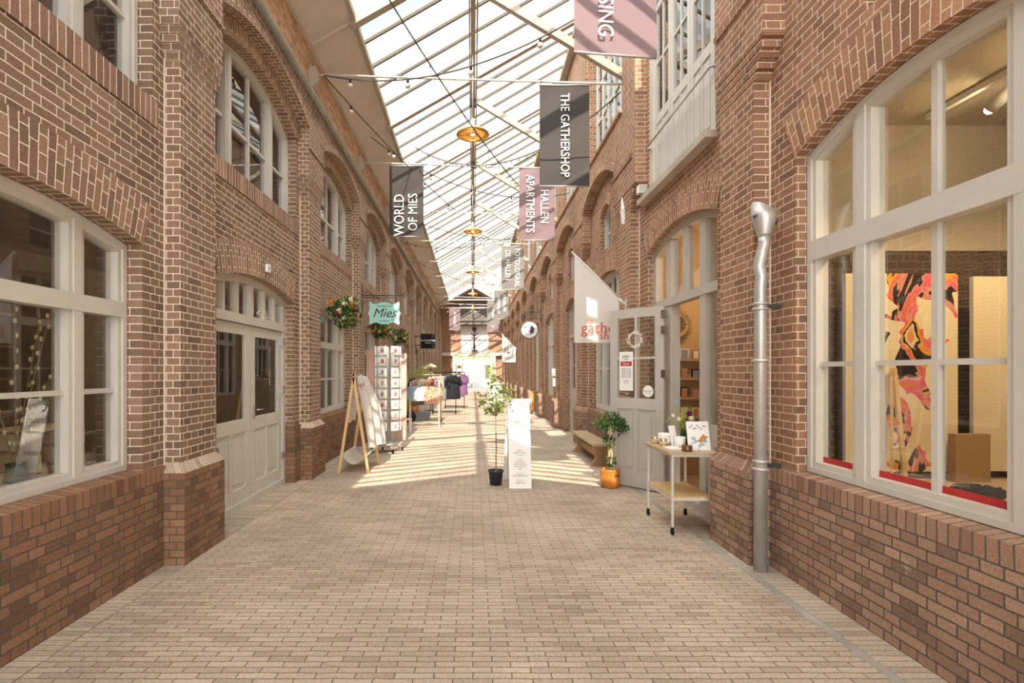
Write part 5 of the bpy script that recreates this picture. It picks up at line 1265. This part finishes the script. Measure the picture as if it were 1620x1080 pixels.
for y in (2.3, 2.9, 3.4):
    m = MB(); m.tube([(3.6, y, 3.54), (3.6, y, 3.42)], .008, 5); m.tube([(3.6, y-.02, 3.43), (3.58, y+.1, 3.36)], [.03, .045], 12); h = t.part('spot_head', m, M['whiteboard']); m = MB(); m.ball((3.578, y+.1, 3.36), .03, 8); t.part('bulb', m, M['bulb'], h)
def lamp(name, typ, loc, e, col, size=.3, rot=None, spot=None):
    l = bpy.data.lights.new(name, typ); l.energy = e; l.color = col
    if typ == 'AREA': l.size = size
    else: l.shadow_soft_size = size
    if spot: l.spot_size = spot; l.spot_blend = .6
    o = bpy.data.objects.new(name, l); COL.objects.link(o); o.location = loc
    if rot: o.rotation_euler = Vector(rot).to_track_quat('-Z', 'Y').to_euler()
    return o
lamp('gallery_spot', 'SPOT', (3.3, 2.6, 3.3), 95, (1, .72, .38), .08, (.0, 1.25, -1.8), 1.5)
lamp('gallery_spot_second', 'SPOT', (4.3, 2.7, 3.3), 60, (1, .72, .38), .08, (.0, 1.2, -1.8), 1.5)
lamp('shop_lamp', 'POINT', (3.4, 6.3, 2.9), 32, (1, .68, .34), .15)
lamp('gallery_lamp', 'POINT', (4.6, 1.6, 3.2), 14, (1, .75, .5), .2)
lamp('left_shop_lamp', 'POINT', (-4.2, 3.2, 2.8), 22, (1, .72, .42), .15)
lamp('left_shop_lamp_second', 'POINT', (-4.2, 9.5, 2.8), 22, (1, .72, .42), .15)

# ------------------------------------------------------------------ left shop window contents
t = Thing('window_counter', 'wooden display counter inside the near left window', 'counter', (-3.35, 2.7, 0)); m = MB(); m.box(-.4, .45, -1.3, 1.25, .66, .7); m.box(-.38, .4, -1.25, 1.2, .02, .66); t.part('counter', m, M['oak'])
t = Thing('wooden_crate', 'light wooden crate on the counter inside the near left window', 'crate', (-3.1, 3.62, .7))
m = MB(); m.box(-.17, .17, -.2, .2, 0, .02)
for z in (.03, .17, .31): m.box(-.17, .17, -.2, -.185, z, z+.11); m.box(-.17, .17, .185, .2, z, z+.11); m.box(-.17, -.155, -.2, .2, z, z+.11)
m.box(-.17, .17, -.2, .2, .44, .455); t.part('slats', m, M['lightwood'])
m = MB()
for i in range(6): m.box(-.13+.003*i, .12, -.15, .15, .022*i, .022*i+.018)
o = solo('folded_cloths', m, M['c_cream'], 'pile of cream folded cloths on the counter behind the near left window', 'cloths'); o.location = (-2.95, 3.15, .7)
m = MB(); m.ball((0, 0, .07), .17, 14, 1.5, 1.0, .45); o = solo('folded_jeans', m, M['c_blue'], 'folded blue denim with white dots in the near left window', 'clothing'); o.location = (-2.93, 2.5, .72)
t = Thing('blossom_branches', 'tall vase of budding branches inside the near left window', 'branches', (-2.98, 3.3, .7)); m = MB(); m.lathe([(.05, 0), (.07, .1), (.05, .24), (.055, .25), (.0001, .05)], n=16); t.part('vase', m, M['leafdark'])
m = MB(); bu = MB(); rg = random.Random(8)
for (dx, dy, z) in ((.1, .16, 1.28), (.08, -.1, 1.3), (-.1, .3, 1.2), (.06, .42, 1.1), (-.05, -.35, 1.15)):
    q = curve_pts([(0, 0, .1), (dx*.3, dy*.3, .6), (dx, dy, z)], 8); m.tube(q, .005, 5)
    for p in q[5:]:
        bu.ball(p+Vector((rg.uniform(-.012, .012), rg.uniform(-.02, .02), 0)), .012, 6, 1, 1, 1.5)
t.part('twigs', m, M['bark']); t.part('buds', bu, M['fl_cream'], kind='stuff')
for i in range(5):
    t = Thing('wall_shelf', 'wooden shelf with goods deep inside the left shop, %s from the top' % ['first', 'second', 'third', 'fourth', 'fifth'][i], 'shelf', (-5.6, 3.4, 2.2-.38*i), group='shelves deep in the left shop'); m = MB(); m.box(-.25, .15, -2.6, 2.6, 0, .03); t.part('board', m, M['oaktop'])

# ------------------------------------------------------------------ small wall things
t = Thing('number_plate', 'small white number plate above the left double door', 'plate', (-2.455, 6.08, 2.74)); m = MB(); m.box(-.02, .01, -.045, .045, 0, .09); t.part('plate', m, M['whiteboard'])
m = MB(); text_mb('6', .07, Matrix.Translation((.011, 0, .045)) @ Matrix.Rotation(PI/2, 4, 'Z') @ Matrix.Rotation(PI/2, 4, 'X'), m, ext=.001); t.part('digit', m, M['ink'])
t = Thing('wall_anchor', 'pale diamond-shaped iron wall anchor on the second right pier', 'wall anchor', (2.25, 7.56, 3.95)); m = MB(); m.prism([(0, -.2), (.035, -.05), (.05, 0), (.035, .05), (0, .2), (-.035, .05), (-.05, 0), (-.035, -.05)], 'x', -.03, -.01) if False else m.prism([(0, -.2), (.04, 0), (0, .2), (-.04, 0)], 'x', -.03, .02); m.tube([(-.02, -.09, .0), (-.02, .09, 0)], .012, 6); t.part('anchor', m, M['whiteboard'])
t = Thing('wall_box', 'small white intercom box on the right wall between the far doors', 'box', (2.25, 13.96, 1.42)); m = MB(); m.box(-.07, .02, -.06, .06, 0, .2); m.box(-.04, .02, -.03, .03, -.28, -.06); t.part('casing', m, M['whiteboard'])
t = Thing('floodlight', 'small silver floodlight on the stone sill of the loading doors', 'lamp', (2.30, 6.86, 3.93)); m = MB(); m.box(-.06, .05, -.05, .05, .02, .14); t.part('housing', m, M['zinc']); m = MB(); m.box(-.065, -.06, -.045, .045, .03, .13); t.part('lens', m, M['whiteboard'])
t = Thing('terracotta_disc', 'round orange terracotta disc leaning at a pier on the right, far down the passage', 'disc', (2.18, 18.5, 0)); m = MB(); m.prism([(.36*math.cos(2*PI*i/28), .42+.40*math.sin(2*PI*i/28)) for i in range(28)], 'x', -.06, .01); t.part('disc', m, M['terra'])
m = MB(); m.box(-.09, .0, -.15, .15, 0, .05); t.part('foot', m, M['iron'])
t = Thing('advert_board', 'small white A-board far behind the potted tree', 'sign', (1.15, 25.5, 0)); m = MB(); m.prism([(-.28, 0), (-.25, 0), (.0, 1.0), (-.02, 1.0)], 'x', -.32, .32); t.part('front_panel', m, M['whiteboard']); m = MB(); m.prism([(.28, 0), (.25, 0), (.0, 1.0), (.02, 1.0)], 'x', -.32, .32); t.part('rear_panel', m, M['whiteboard'])
